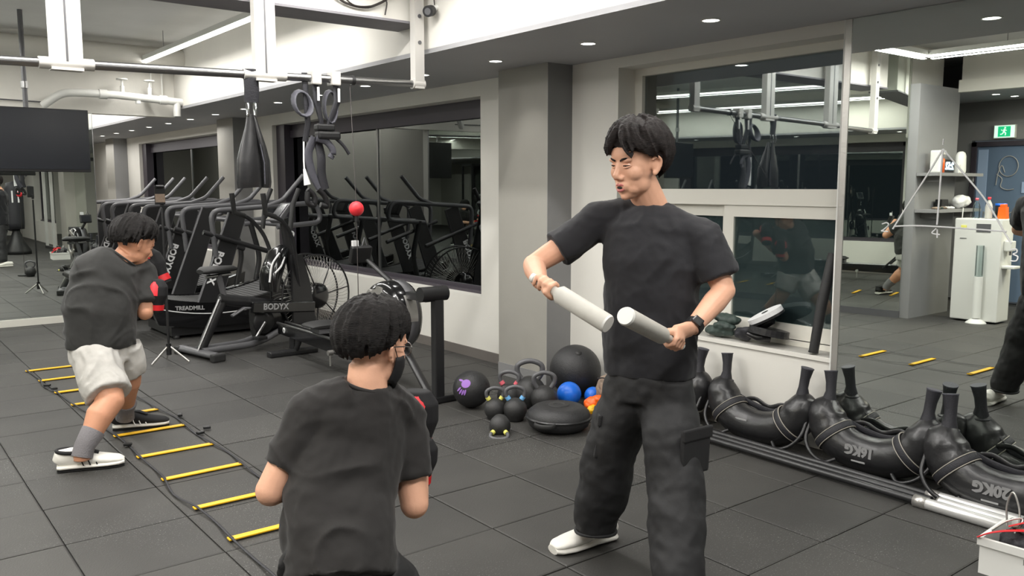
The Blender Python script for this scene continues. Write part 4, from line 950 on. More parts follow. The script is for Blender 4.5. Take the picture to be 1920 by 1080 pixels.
MB().tube([(0.03 * cos(a), 0.0, 0.03 * sin(a)) for a in [2 * pi * k / 16 for k in range(16)]], 0.005, 8, closed=True).build('clip_ring', 'steel', t)
for s in (-1, 1): MB().tube([(s * 0.01, 0, 0.03), (s * 0.035, 0, 0.06)], [(0.012, 0.003)] * 2, 8, side=(1, 0, 0)).build('clip_tab', 'steel', t)

# ---- balls
p = Vector((3.315, 4.66, 0.128)); r = 0.128
t = thing('medicine_ball', 'matte black medicine ball with a purple hand print beside the kettlebells', 'medicine ball', p)
MB(p).ball(p, r, 36).build('ball', 'slamball', t)
view = (Vector((0, 0, 1.5)) - p).normalized(); ctr = (view + Vector((-0.34, 0.26, 0.20))).normalized()
e1 = UP.cross(ctr).normalized(); e2 = ctr.cross(e1)
def onball(a, b, h=0.0015): 
    d = (ctr + e1 * a / r + e2 * b / r).normalized(); return p + d * (r + h)
hp = MB(p)
def patch(cx_, cy_, rx, ry, ang=0):
    n = 14; vs = [onball(cx_, cy_, 0.003)]
    for k in range(n):
        a = 2 * pi * k / n; x = rx * cos(a); y = ry * sin(a); vs.append(onball(cx_ + x * cos(ang) - y * sin(ang), cy_ + x * sin(ang) + y * cos(ang), 0.0025))
    hp.add(vs, [(0, k + 1, (k + 1) % n + 1) for k in range(n)], True)
patch(0.010, 0.014, 0.034, 0.030, 0.4)
for k, (x, y, an) in enumerate(((-0.040, -0.030, 0.75), (-0.026, -0.046, 0.95), (-0.008, -0.052, 1.15), (0.010, -0.050, 1.35))): patch(x, y, 0.024, 0.0070, an)
patch(-0.034, 0.036, 0.024, 0.008, -0.3)
hp.build('hand_print', 'purple', MB and t)
p = Vector((4.09, 4.46, 0.186))
t = thing('slam_ball', 'large smooth black exercise ball against the grey column', 'ball', p)
MB(p).ball(p, 0.186, 36).build('ball', 'slamball', t)
MB(p).lathe([(0, 0.1855), (0.022, 0.1845), (0.022, 0.1875), (0, 0.1885)], p, 16, (-0.3, -0.5, 0.8)).build('valve_cap', 'rubber', t)

# ---- wide flat core trainer (disc with side handles)
p = Vector((3.44, 3.90, 0))
t = thing('balance_disc', 'low round black weighted disc with side handles beside the kettlebells', 'weight disc', p)
t.scale = (0.9, 0.9, 0.95)
MB().lathe([(0, 0.0), (0.16, 0.0), (0.205, 0.03), (0.225, 0.075), (0.21, 0.12), (0.17, 0.15), (0.11, 0.165), (0.10, 0.16), (0.05, 0.16), (0, 0.162)], seg=44).build('disc_body', 'slamball', t)
MB().lathe([(0.212, 0.075), (0.232, 0.08), (0.232, 0.088), (0.212, 0.094)], seg=44).build('side_seam', 'leather', t)
MB().lathe([(0.035, 0.161), (0.04, 0.165), (0.07, 0.165), (0.075, 0.161)], seg=36).build('top_ring', 'rubber', t)
for a in (205, 30):
    c_, s_ = cos(radians(a)), sin(radians(a))
    q = [Vector((c_ * 0.215 - s_ * w_, s_ * 0.215 + c_ * w_, 0.075)) + Vector((c_, s_, 0)) * d_ for w_, d_ in ((-0.07, -0.01), (-0.06, 0.04), (0, 0.065), (0.06, 0.04), (0.07, -0.01))]
    MB().tube(bez(q, 5), [(0.016, 0.008)] * 21, 10, side=(0, 0, 1)).build('side_handle', 'rubber', t)

# ---- kettlebells
def kettlebell(x, y, s, rz, label, collar=None, rot=(0, 0)):
    t = thing('kettlebell', label, 'kettlebell', (x, y, 0), rz, 'kettlebells by the column')
    t.rotation_euler = (rot[0], rot[1], rz)
    R_ = 0.098 * s
    MB().lathe([(0, 0), (0.055 * s, 0), (0.07 * s, 0.008 * s)] + [(R_ * sin(a), 0.092 * s - R_ * cos(a)) for a in [radians(48 + 120 * k / 12) for k in range(13)]] + [(0, 0.188 * s)], seg=28).build('bell', 'cast_iron', t)
    pts = [(-0.045, 0, 0.165), (-0.075, 0, 0.215), (-0.068, 0, 0.262), (0, 0, 0.285), (0.068, 0, 0.262), (0.075, 0, 0.215), (0.045, 0, 0.165)]
    MB().tube(bez([Vector(q) * s for q in pts], 6), 0.0165 * s, 12).build('handle', 'grey_metal', t)
    if collar:
        for sg in (-1, 1):
            a = Vector((sg * 0.052, 0, 0.178)) * s; b = Vector((sg * 0.068, 0, 0.202)) * s
            MB().cyl(a, b, 0.0215 * s, 14).build('colour_ring', collar, t)
    return t
mat('kb_yellow', (0.90, 0.88, 0.45), 0.5); mat('kb_blue', (0.45, 0.70, 0.90), 0.5); mat('kb_pink', (0.85, 0.40, 0.45), 0.5)
def kb(u, v, sc, rz, label, col=None):
    q = at_floor(u, v); return kettlebell(q.x, q.y, sc, radians(rz), label, col)
kb(928, 785, 0.72, -30, 'small kettlebell with pale yellow rings, upright at the left of the group', 'kb_yellow')
k = kb(938, 806, 0.68, -38, 'small kettlebell with pale yellow rings lying on its side in front', 'kb_yellow')
k.location = (k.location.x, k.location.y, 0.066); k.rotation_euler = (radians(112), 0, radians(-40))
kb(966, 788, 0.78, -36, 'kettlebell with light blue rings next to the weighted disc', 'kb_blue')
kb(955, 762, 0.86, -50, 'kettlebell with pink rings behind the blue-ringed one', 'kb_pink')
kb(993, 762, 1.12, -38, 'largest dark kettlebell standing tall at the back of the group')
kb(1020, 770, 0.92, -36, 'dark kettlebell in front of the blue ball', None)
k = kettlebell(2.47, 4.72, 0.9, radians(10), 'single kettlebell standing alone, seen in the back mirror'); k['group'] = 'lone kettlebell'
tag(MB().ball((3.86, 4.27, 0.085), 0.084, 24).build('blue_ball', 'blue'), 'glossy blue ball behind the kettlebell handles', 'ball')
tag(MB().ball((4.02, 4.20, 0.062), 0.061, 20).build('blue_ball', 'blue'), 'small blue ball peeking out beside the beige bag', 'ball')
tag(MB().ball((3.70, 4.05, 0.036), 0.035, 16).build('pink_ball', 'kb_pink'), 'small pink ball next to the blue ball', 'ball')
tag(remeshed(MB().ball((3.88, 4.06, 0.055), (0.06, 0.055, 0.05), 14).ball((3.90, 4.02, 0.09), (0.04, 0.04, 0.03), 14), 'cloth_bundle', 'orange', None, 0.008, 2, lambda c, n: 0.006 * noise.noise(c * 50)), 'crumpled orange cloth beside the beige bag', 'cloth')
tag(remeshed(MB().ball((3.83, 4.00, 0.035), (0.045, 0.035, 0.032), 14), 'cloth_bundle', 'yellow', None, 0.006, 1, lambda c, n: 0.005 * noise.noise(c * 60)), 'crumpled yellow cloth below the orange one', 'cloth')
p = Vector((4.03, 4.00, 0.0))
t = thing('cloth_bag', 'crumpled beige cloth bag lying behind the weighted disc', 'bag', p)
remeshed(MB(p).ball(p + Vector((0, 0, 0.13)), (0.12, 0.13, 0.12), 18).ball(p + Vector((-0.02, -0.06, 0.19)), (0.08, 0.08, 0.06), 14).ball(p + Vector((0.02, -0.07, 0.25)), (0.03, 0.03, 0.025), 10),
         'bag_body', 'tan_fabric', t, 0.009, 2, lambda c, n: 0.018 * abs(noise.noise(c * 18)) + 0.006 * noise.noise(c * 50))
MB(p).tube(bez([p + Vector(q) for q in ((-0.10, 0.06, 0.22), (-0.12, -0.02, 0.24), (-0.10, -0.09, 0.21), (-0.13, -0.05, 0.15))], 6), 0.005, 8).build('drawstring', 'cable', t)

# ---- on the sill: glove pile, focus mitts, leaning foam stick
sx, sz = 4.40, 0.541
def mound(name, balls, m, lab, cat, amp=0.012, fq=30, vox=0.008):
    mb = MB()
    for c, r_ in balls: mb.ball(c, r_, 14)
    return tag(remeshed(mb, name, m, None, vox, 2, lambda c, n: amp * noise.noise(c * fq)), lab, cat)
mound('training_gloves', [((sx, 3.43, sz + 0.04), (0.06, 0.12, 0.035)), ((sx - 0.02, 3.38, sz + 0.08), (0.05, 0.08, 0.03))], 'green_glove', 'dark green gloves heaped on the window sill beside the coach', 'gloves')
mound('training_gloves', [((sx + 0.01, 3.40, sz + 0.125), (0.05, 0.09, 0.03)), ((sx, 3.33, sz + 0.12), (0.04, 0.06, 0.03))], 'green_glove', 'dark green gloves on top of the heap on the sill', 'gloves')
mound('training_gloves', [((sx, 3.24, sz + 0.045), (0.055, 0.075, 0.04)), ((sx - 0.02, 3.20, sz + 0.07), (0.04, 0.05, 0.03))], 'nylon', 'dark grey gloves between the green pile and the focus mitts', 'gloves')
def mitt(loc, rz, lab, top):
    t = thing('focus_mitt', lab, 'focus mitt', loc, rz, 'focus mitts on the sill')
    outl = [(0.10 * cos(a) * (1 + 0.12 * sin(a)), 0.125 * sin(a)) for a in [2 * pi * k / 26 for k in range(26)]]
    pad = MB().prism([(x, y, 0.0) for x, y in outl], (0, 0, 1), 0.030).build('pad', 'white_print' if top else 'leather', t)
    MB().prism([(x * 1.02, y * 1.02, -0.012) for x, y in outl], (0, 0, 1), 0.014).build('edge_binding', 'leather', t)
    if top: MB().lathe([(0, 0.031), (0.022, 0.031), (0.020, 0.0335), (0, 0.0335)], seg=16).build('target_dot', 'black_plastic', t)
    MB().tube([(0.02, 0.0, -0.03), (-0.02, 0.05, -0.035), (-0.02, 0.11, -0.03)], [(0.05, 0.03), (0.055, 0.03), (0.045, 0.02)], 14, side=(1, 0, 0)).build('glove_back', 'leather', t)
    return t
m1 = mitt((sx - 0.01, 3.055, sz + 0.075), 0.1, 'black focus mitt lying under the white one', False); m1.rotation_euler = (radians(6), radians(8), 0.1)
m2 = mitt((sx - 0.01, 3.07, sz + 0.175), -0.1, 'white-faced focus mitt with a dark dot, tilted on top', True); m2.rotation_euler = (radians(-22), radians(-22), -0.15)
t = thing('foam_bat', 'dark grey foam bat leaning against the window beside the mirror', 'bat', (4.33, 2.73, sz))
MB().tube([(0.03, 0.0, 0.013), (0.05, -0.025, 0.28), (0.105, -0.055, 0.58)], [0.027, 0.030, 0.031], 20).build('foam_tube', 'rubber', t)
MB().cyl((0.0295, 0.0005, 0.0085), (0.0305, 0, 0.018), 0.0285, 18).build('end_cap', 'black_plastic', t)
t = thing('foam_bat', 'dark grey foam bat leaning in the window corner behind the coach', 'bat', (4.36, 3.63, sz))
MB().tube([(0.0, 0.0, 0.012), (0.03, 0.02, 0.30), (0.07, 0.05, 0.52)], [0.030, 0.031, 0.031], 20).build('foam_tube', 'rubber', t)
for z in (0.33, 0.36, 0.39): MB().lathe([(0.031, -0.008), (0.0325, -0.008), (0.0325, 0.008), (0.031, 0.008)], (0.033 + (z - .3) * .17, 0.022 + (z - .3) * .13, z), 18, (0.15, 0.12, 1)).build('tape_ring', 'white_print', t)

# ---- white marker drawing on the mirror (triangle with numbers)
mx = 4.3185
t = thing('marker_drawing', 'white hand-drawn triangle with the numbers 1 to 4 on the mirror', 'drawing', (mx, 2.0, 1.5))
o = (mx, 2.0, 1.5)
def stroke(pts, nm='marker_line', r=0.0045):
    MB(o).tube(bez([(mx, y, z) for y, z in pts], 6), [(0.0012, r)] * (6 * (len(pts) - 1) + 1), 6, side=(1, 0, 0)).build(nm, 'white_print', t)
stroke([(2.04, 1.685), (2.11, 1.56), (2.20, 1.41), (2.275, 1.28)])
stroke([(2.04, 1.685), (1.93, 1.56), (1.82, 1.43), (1.72, 1.27), (1.695, 1.235)])
stroke([(2.27, 1.295), (2.15, 1.302), (2.0, 1.30), (1.72, 1.29)])
stroke([(2.04, 1.68), (2.043, 1.55), (2.045, 1.42), (2.048, 1.31)])
stroke([(2.04, 1.735), (2.042, 1.705)], r=0.003)
stroke([(2.335, 1.305), (2.31, 1.312), (2.30, 1.300), (2.325, 1.275), (2.335, 1.268), (2.30, 1.266)], 'number_two', 0.0035)
stroke([(2.05, 1.292), (2.07, 1.268), (2.03, 1.262)], 'number_four', 0.0035); stroke([(2.045, 1.288), (2.043, 1.245)], 'number_four', 0.0035)
stroke([(1.70, 1.205), (1.675, 1.21), (1.67, 1.195), (1.685, 1.185), (1.665, 1.175), (1.67, 1.155), (1.695, 1.153)], 'number_three', 0.0035)

# ---- shelf panel, water purifier and exit sign: seen in the right mirror
def shelf(z, lab):
    t = thing('wall_shelf', lab, 'shelf', (-1.47, 4.79, z), 0, 'shelves on the grey panel')
    MB().span((-0.56, -0.24, -0.035), (0.56, -0.002, 0.0)).build('board', 'dark_wall', t)
    for x in (-0.4, 0.4): MB().span((x - 0.01, -0.2, -0.10), (x + 0.01, -0.002, -0.035)).build('bracket', 'dark_wall', t)
    return t
shelf(1.655, 'dark grey wall shelf with the clock, seen in the mirror'); shelf(1.245, 'dark grey lower wall shelf with papers, seen in the mirror')
t = thing('digital_clock', 'small digital clock with glowing white digits on the upper shelf', 'clock', (-1.36, 4.66, 1.656))
MB().span((-0.11, -0.02, 0.0), (0.11, 0.02, 0.15)).build('clock_case', 'black_plastic', t)
text('digits', '2:52', 0.115, 'digit', t, (0, -0.023, 0.075), (1, 0, 0), (0, 0, 1), bold=0.004)
t = thing('drink_dispenser', 'white and orange capsule machine at the left of the upper shelf', 'dispenser', (-1.13, 4.66, 1.656))
MB().box((0.045, 0, 0.125), (0.05, 0.12, 0.25), bev=0.015).build('column', 'white_metal', t)
MB().box((-0.02, 0, 0.225), (0.09, 0.12, 0.05), bev=0.012).build('head', 'white_metal', t)
MB().lathe([(0, 0.0), (0.045, 0.0), (0.045, 0.15), (0.02, 0.17), (0, 0.17)], (-0.035, -0.01, 0), 18).build('canister', 'orange', t)
t = thing('white_router', 'rounded white device standing at the right of the upper shelf', 'device', (-1.68, 4.66, 1.656))
MB().tube([(0, 0, 0.0), (0, 0, 0.03), (0, 0, 0.20), (0, 0, 0.235), (0, 0, 0.25)], [(0.07, 0.05), (0.08, 0.055), (0.075, 0.05), (0.055, 0.04), (0.02, 0.02)], 20, side=(1, 0, 0)).build('shell', 'white_metal', t)
MB().box((0.09, -0.01, 0.05), (0.05, 0.05, 0.10), bev=0.008).build('plug_block', 'white_metal', t)
rr = random.Random(5)
for k in range(5):
    c = Vector((-1.12 - 0.09 * k, 4.65 + rr.uniform(-0.03, 0.02), 1.246 + 0.012))
    tag(remeshed(MB().ball(c, (0.055, 0.05, 0.016), 10), 'snack_packet', ['tan_fabric', 'green_glove', 'tan_fabric', 'white_print', 'white_print'][k], None, 0.007, 1, lambda q, n: 0.006 * noise.noise(q * 50)),
        ['crumpled beige packet nearest the panel edge on the lower shelf', 'green packet on the lower shelf', 'tan packet in the middle of the lower shelf', 'white packet on the lower shelf beside the cable', 'white packet next to the plastic bag on the lower shelf'][k], 'packet', 'packets on the lower shelf')
tag(remeshed(MB().ball((-1.70, 4.65, 1.325), (0.13, 0.08, 0.075), 14).ball((-1.80, 4.65, 1.33), (0.10, 0.07, 0.07), 14), 'plastic_bag', 'white_print', None, 0.012, 1, lambda q, n: 0.018 * noise.noise(q * 24)), 'crumpled white plastic bag on the lower shelf', 'bag')
tag(MB().box((-1.40, 4.72, 1.31), (0.16, 0.08, 0.09), bev=0.01).build('black_box', 'black_plastic'), 'small black box at the back of the lower shelf', 'box')
t = thing('power_cable', 'white power cable with an adapter hanging from the lower shelf', 'cable', (-1.50, 4.52, 1.24))
MB().tube(bez([(0, 0, 0.02), (0.01, 0, -0.15), (-0.01, 0, -0.35), (0.03, 0, -0.5), (0.02, 0, -0.62)], 6), 0.006, 6).build('cord', 'white_metal', t)
MB().box((0.02, 0, -0.66), (0.06, 0.03, 0.10), bev=0.008).build('adapter', 'white_metal', t)
MB().tube(bez([(0.02, 0, -0.70), (0.05, 0, -0.85), (0.0, 0, -1.0), (0.05, 0, -1.15), (-0.15, 0, -1.23)], 6), 0.006, 6).build('cord', 'white_metal', t)
wx_, wy_ = -1.36, 4.22
t = thing('water_purifier', 'tall white water purifier cabinet standing by the shelf panel, seen in the mirror', 'water purifier', (wx_, wy_, 0))
MB().box((0, 0, 0.585), (0.30, 0.50, 1.13), bev=0.012).build('cabinet', 'white_metal', t)
MB().box((0.152, -0.06, 1.05), (0.006, 0.15, 0.09)).build('display_panel', 'grey_metal', t)
MB().box((0.152, 0.15, 1.06), (0.006, 0.06, 0.03)).build('sticker', 'kb_yellow', t)
MB().box((0.152, 0.15, 0.93), (0.005, 0.07, 0.006)).build('card_slot', 'grey_metal', t)
MB().cyl((0.20, -0.06, 0.52), (0.20, -0.06, 0.86), 0.04, 18).build('cup_tube', 'clear_glass', t)
MB().cyl((0.20, -0.06, 0.06), (0.20, -0.06, 0.52), 0.046, 18).build('cup_stack', 'crate', t)
MB().lathe([(0, 0.0), (0.11, 0.0), (0.10, 0.012), (0.05, 0.05), (0, 0.05)], (0.20, -0.06, 0), 24).build('tray_foot', 'white_metal', t)
MB().box((0.03, -0.29, 0.86), (0.12, 0.08, 0.11), bev=0.01).build('tap_housing', 'white_metal', t)
MB().box((0.03, -0.31, 0.63), (0.16, 0.14, 0.03), bev=0.008).build('drip_tray', 'white_metal', t)
MB().cyl((0.03, -0.30, 0.81), (0.03, -0.30, 0.76), 0.012).build('tap', 'steel', t)
def bottle(x, y, m, cap, lab, h=0.22):
    t = thing('bottle', lab, 'bottle', (x, y, 1.151), 0, 'bottles on the water purifier')
    MB().lathe([(0, 0), (0.036, 0), (0.038, 0.01), (0.038, h * .55), (0.030, h * .7), (0.013, h * .85), (0.013, h * .93), (0, h * .93)], seg=20).build('body', m, t)
    MB().lathe([(0, h * .90), (0.017, h * .90), (0.017, h * 1.02), (0, h * 1.02)], seg=16).build('cap', cap, t)
bottle(-1.33, 4.30, 'clear_glass', 'kb_pink', 'clear bottle with a pink cap, left of the pair on the purifier')
bottle(-1.33, 4.17, 'foam_white', 'red_foam', 'pale bottle with a red cap, right of the pair on the purifier', 0.23)
t = thing('orange_carton', 'bright orange carton at the right end of the purifier top', 'carton', (-1.36, 4.03, 1.151))
MB().prism([(-0.04, -0.045, 0), (-0.04, 0.045, 0), (-0.04, 0.035, 0.13), (-0.04, -0.035, 0.13)], (1, 0, 0), 0.08).build('carton_body', 'orange', t)
MB().box((0, 0, 0.145), (0.07, 0.05, 0.03), bev=0.005).build('carton_top', 'orange', t)
t = thing('blue_tub', 'small dark blue tub behind the bottles on the purifier', 'tub', (-1.44, 4.09, 1.151))
MB().lathe([(0, 0), (0.05, 0), (0.055, 0.14), (0, 0.14)], seg=20).build('tub_body', 'mask_black', t)
MB().lathe([(0, 0.14), (0.058, 0.14), (0.058, 0.165), (0, 0.165)], seg=20).build('lid', 'blue', t)
t = thing('exit_sign', 'green and white illuminated exit sign with a running figure above the glass door', 'sign', (-3.15, 4.80, 2.20))
MB().box((-0.015, 0, 0), (0.05, 0.26, 0.17), bev=0.005).build('sign_box', 'white_metal', t)
MB().box((0.012, 0, 0), (0.006, 0.24, 0.15)).build('white_face', 'exit_white', t)
MB().box((0.016, 0.0, 0), (0.004, 0.15, 0.13)).build('green_panel', 'exit_green', t)
fg = MB(); X_ = 0.020
fg.ball((X_, -0.01, 0.045), (0.002, 0.012, 0.012), 10).tube([(X_, -0.005, 0.03), (X_, 0.005, -0.005)], [(0.012, 0.002)] * 2, 8, side=(0, 1, 0))
fg.tube([(X_, 0.005, -0.005), (X_, -0.02, -0.02), (X_, -0.015, -0.05)], [(0.007, 0.002)] * 3, 6, side=(0, 1, 0)).tube([(X_, 0.005, -0.005), (X_, 0.02, -0.03), (X_, 0.045, -0.035)], [(0.007, 0.002)] * 3, 6, side=(0, 1, 0))
fg.tube([(X_, -0.003, 0.025), (X_, -0.03, 0.01)], [(0.005, 0.002)] * 2, 6, side=(0, 1, 0)).tube([(X_, 0.0, 0.025), (X_, 0.025, 0.01), (X_, 0.035, 0.025)], [(0.005, 0.002)] * 3, 6, side=(0, 1, 0))
fg.build('running_figure', 'exit_white', t)
# ================================================================== people
def frame_of(fwd, up=UP):
    f = Vector(fwd).normalized(); r = f.cross(up).normalized(); u = r.cross(f)
    return Matrix((r, f, u)).transposed()          # columns: right, forward, up
def head_shapes(mb, C, R, s=1.0, ears=True, mouth_open=0.0):
    L = lambda x, y, z: C + R @ Vector((x, y, z)) * s
    def bl(c, r, rot=None): mb.ball(L(*c), tuple(q * s for q in r), 22, R @ rot if rot else R)
    bl((0, -0.012, 0.032), (0.076, 0.096, 0.088)); bl((0, 0.012, 0.0), (0.070, 0.080, 0.085))
    bl((0, 0.025, -0.045), (0.060, 0.062, 0.060)); bl((0, 0.045, -0.088), (0.034, 0.036, 0.026)); bl((0, 0.066, -0.100), (0.017, 0.017, 0.014))
    for x in (-1, 1):
        bl((0.034 * x, 0.052, -0.018), (0.031, 0.030, 0.032)); bl((0.036 * x, 0.016, -0.058), (0.025, 0.044, 0.036)); bl((0.020 * x, 0.045, -0.072), (0.028, 0.034, 0.026))
        bl((0.027 * x, 0.079, 0.028), (0.024, 0.013, 0.010)); bl((0.012 * x, 0.094, -0.033), (0.0085, 0.011, 0.0085))
    bl((0, 0.070, 0.045), (0.046, 0.024, 0.034))
    mb.tube([L(0, 0.084, 0.022), L(0, 0.094, 0.0), L(0, 0.106, -0.022), L(0, 0.104, -0.034)], [0.008 * s, 0.009 * s, 0.012 * s, 0.010 * s], 12)
    bl((0, 0.078, -0.062), (0.030, 0.016, 0.022))
    if ears:
        for x in (-1, 1):
            ro = Matrix.Rotation(radians(18 * x), 3, 'Z') @ Matrix.Rotation(radians(-10), 3, 'X')
            cpts = [(0.079 * x, 0.004, -0.030), (0.084 * x, -0.006, -0.028), (0.092 * x, -0.019, -0.006), (0.095 * x, -0.021, 0.016), (0.090 * x, -0.004, 0.030), (0.082 * x, 0.008, 0.018)]
            mb.tube(bez([L(*q) for q in cpts], 4), 0.0062 * s, 10)
            bl((0.079 * x, -0.006, 0.0), (0.007, 0.015, 0.026), ro)
            bl((0.080 * x, 0.0, -0.026), (0.006, 0.008, 0.009))
def face_parts(parent, C, R, s, closed=True, hairm='hair', lips=True):
    L = lambda x, y, z: C + R @ Vector((x, y, z)) * s
    off = parent.location
    for x in (-1, 1):
        e = MB(off).ball(L(0.0295 * x, 0.0725, 0.008), 0.0125 * s, 16, R).build('eye', 'white_print', parent)
        MB(off).ball(L(0.0285 * x, 0.0815, 0.007), 0.0052 * s, 12, R).build('iris', 'mask_black', e)
        for sg, zz in ((1, 0.013), (-1, 0.003)):
            MB(off).tube(bez([L(x * 0.0145, 0.0815, 0.006), L(x * 0.022, 0.087, zz), L(x * 0.032, 0.0868, zz + 0.0005), L(x * 0.044, 0.074, 0.008)], 4), [(0.0032 * s, 0.0024 * s)] * 13, 8).build('eyelid', 'skin', parent)
        MB(off).tube(bez([L(x * 0.015, 0.084, 0.0085), L(x * 0.024, 0.0895, 0.0095), L(x * 0.035, 0.087, 0.010), L(x * 0.045, 0.074, 0.0085)], 4), [0.0013 * s] * 13, 6).build('eyelash', 'mask_black', parent)
        MB(off).tube(bez([L(x * 0.012, 0.0925, 0.026), L(x * 0.024, 0.0945, 0.032), L(x * 0.036, 0.0865, 0.0335), L(x * 0.046, 0.074, 0.028)], 4), [(0.0035 * s, 0.0022 * s)] * 13, 8, side=R @ Vector((0, 0, 1))).build('eyebrow', hairm, parent)
    if lips:
        MB(off).tube(bez([L(-0.022, 0.083, -0.062), L(-0.008, 0.0935, -0.056), L(0, 0.0935, -0.0575), L(0.008, 0.0935, -0.056), L(0.022, 0.083, -0.062)], 4), [(q * s, q * 0.9 * s) for q in [0.001, 0.0025, 0.0035, 0.004, 0.0045, 0.0045, 0.0045, 0.0045, 0.0045, 0.0045, 0.0045, 0.0045, 0.0045, 0.004, 0.0035, 0.0025, 0.001]], 8).build('upper_lip', 'lips', parent)
        MB(off).tube(bez([L(-0.020, 0.083, -0.067), L(-0.008, 0.0915, -0.0755), L(0.008, 0.0915, -0.0755), L(0.020, 0.083, -0.067)], 4), [(0.002 * s + 0.0035 * s * sin(pi * k / 12),) * 2 for k in range(13)], 8).build('lower_lip', 'lips', parent)
        MB(off).ball(L(0, 0.0905, -0.066), (0.014 * s, 0.004 * s, 0.0055 * s), 12, R).build('mouth_opening', 'mask_black', parent)
def hair_mesh(parent, C, R, s, m, fringe=72, side=84, back=128, seed=1, fr_len=0.0, lift=0.016, nl=90, part=0.0, rad=0.011, jit=0.004, rag=4):
    rd = random.Random(seed); off = parent.location
    rx, ry, rz, cz, cy = 0.079, 0.099, 0.094, 0.030, -0.012
    def P(az, th, k):
        return C + R @ Vector(((rx + k) * sin(th) * sin(az), (ry + k) * sin(th) * cos(az) + cy, (rz + k) * cos(th) + cz)) * s
    def end(az):
        c = cos(az)
        if c > 0: v = side + (fringe - side) * (c ** 0.8)
        else: v = side + (back - side) * ((-c) ** 0.55)
        return radians(v)
    mb = MB(off); N, T = 40, 12; outer = []; inner = []
    for i in range(N):
        az = 2 * pi * i / N; e = end(az)
        for j in range(T):
            th = e * (j + 0.02) / (T - 1)
            outer.append(P(az, th, lift * (1.0 - 0.80 * (j / (T - 1)) ** 3))); inner.append(P(az, th * 0.98, -0.012))
    n = len(outer); F = []
    for i in range(N):
        i2 = (i + 1) % N
        for j in range(T - 1):
            a, b, c, d = i * T + j, i2 * T + j, i2 * T + j + 1, i * T + j + 1
            F.append((a, d, c, b)); F.append((n + a, n + b, n + c, n + d))
        F.append((i * T + T - 1, n + i * T + T - 1, n + i2 * T + T - 1, i2 * T + T - 1))
        F.append((i * T, i2 * T, n + i2 * T, n + i * T))
    mb.add(outer + inner, F, True)
    for k in range(nl):
        az = 2 * pi * (k + rd.uniform(-.4, .4)) / nl; e = end(az) + radians(rd.uniform(-rag, rag + 3)) + (radians(fr_len) * max(0, cos(az)) ** 2)
        t0 = rd.uniform(0.05, 0.45) * e; sweep = part * (0.35 if cos(az) > 0 else 0.1) * (1 if sin(az) > -0.1 else -1) + rd.uniform(-.16, .16)
        pts = []; rr_ = []; jl = rd.uniform(-0.3, 1) * jit
        for q in range(6):
            f = q / 5; th = t0 + (e - t0) * f
            pts.append(P(az + sweep * f * f, th, lift * (1.15 - 0.62 * f ** 2) + jl * (1 - 0.3 * f) + rd.uniform(0, 0.003))); rr_.append((rad * (1 - f ** 2.2 * 0.85) * s, rad * 0.55 * (1 - f ** 2.2 * 0.8) * s))
        mb.tube(pts, rr_, 7)
    return remeshed(mb, 'hair', m, parent, 0.0042, 1, lambda c, nn: 0.0016 * noise.noise(Vector((c.x * 120, c.y * 120, c.z * 22))))
def grip_hand(mb, wrist, G, A, rb, sense=1, thumb=1, s=1.0):
    """a hand closed round a stick through G with direction A"""
    wrist = Vector(wrist); G = Vector(G); A = Vector(A).normalized()
    p = wrist - G; p = (p - A * p.dot(A)).normalized(); q = A.cross(p) * sense
    base = lambda th: p * cos(th) + q * sin(th)
    rf = 0.0088 * s; rr_ = rb + rf * 0.75
    hub = G + p * (rb + 0.020 * s)
    mb.tube([wrist, (wrist + hub) / 2 + p * 0.004, hub, G + base(radians(55)) * (rr_ + 0.006)],
            [(0.028 * s, 0.021 * s), (0.034 * s, 0.020 * s), (0.042 * s, 0.019 * s), (0.040 * s, 0.012 * s)], 16, side=A)
    for k in range(4):
        o = A * ((k - 1.5) * 0.0218 * s * thumb) ; ln = (215, 238, 230, 195)[k]
        r = rf * (1.0, 1.04, 1.0, 0.88)[k]
        pts = [G + o + base(radians(45)) * (rr_ + 0.008)]
        for f in range(7):
            a = radians(72 + (ln - 0) * f / 6 * 0.86)
            kn = 0.0035 if f in (1, 3) else 0
            pts.append(G + o + base(a) * (rr_ + kn))
        mb.tube(pts, [r * 1.15] + [r * (1.10 if f in (1, 3) else 1.0 - 0.02 * f) for f in range(7)], 10)
        mb.ball(pts[-1], r * 0.92, 10); mb.ball(pts[1] + (pts[1] - G).normalized() * 0.002, r * 1.15, 10)
    o = -A * 0.036 * s * thumb
    tp = [hub + o * 0.7, G + o * 1.1 + base(radians(-50)) * (rr_ + 0.006), G + o * 1.0 + base(radians(-95)) * (rr_ + 0.002), G + o * 0.7 + base(radians(-135)) * (rr_ + 0.008)]
    mb.tube(bez(tp, 4), [0.014 * s - 0.0045 * s * k / 12 for k in range(13)], 10); mb.ball(tp[-1], 0.0095 * s, 10)
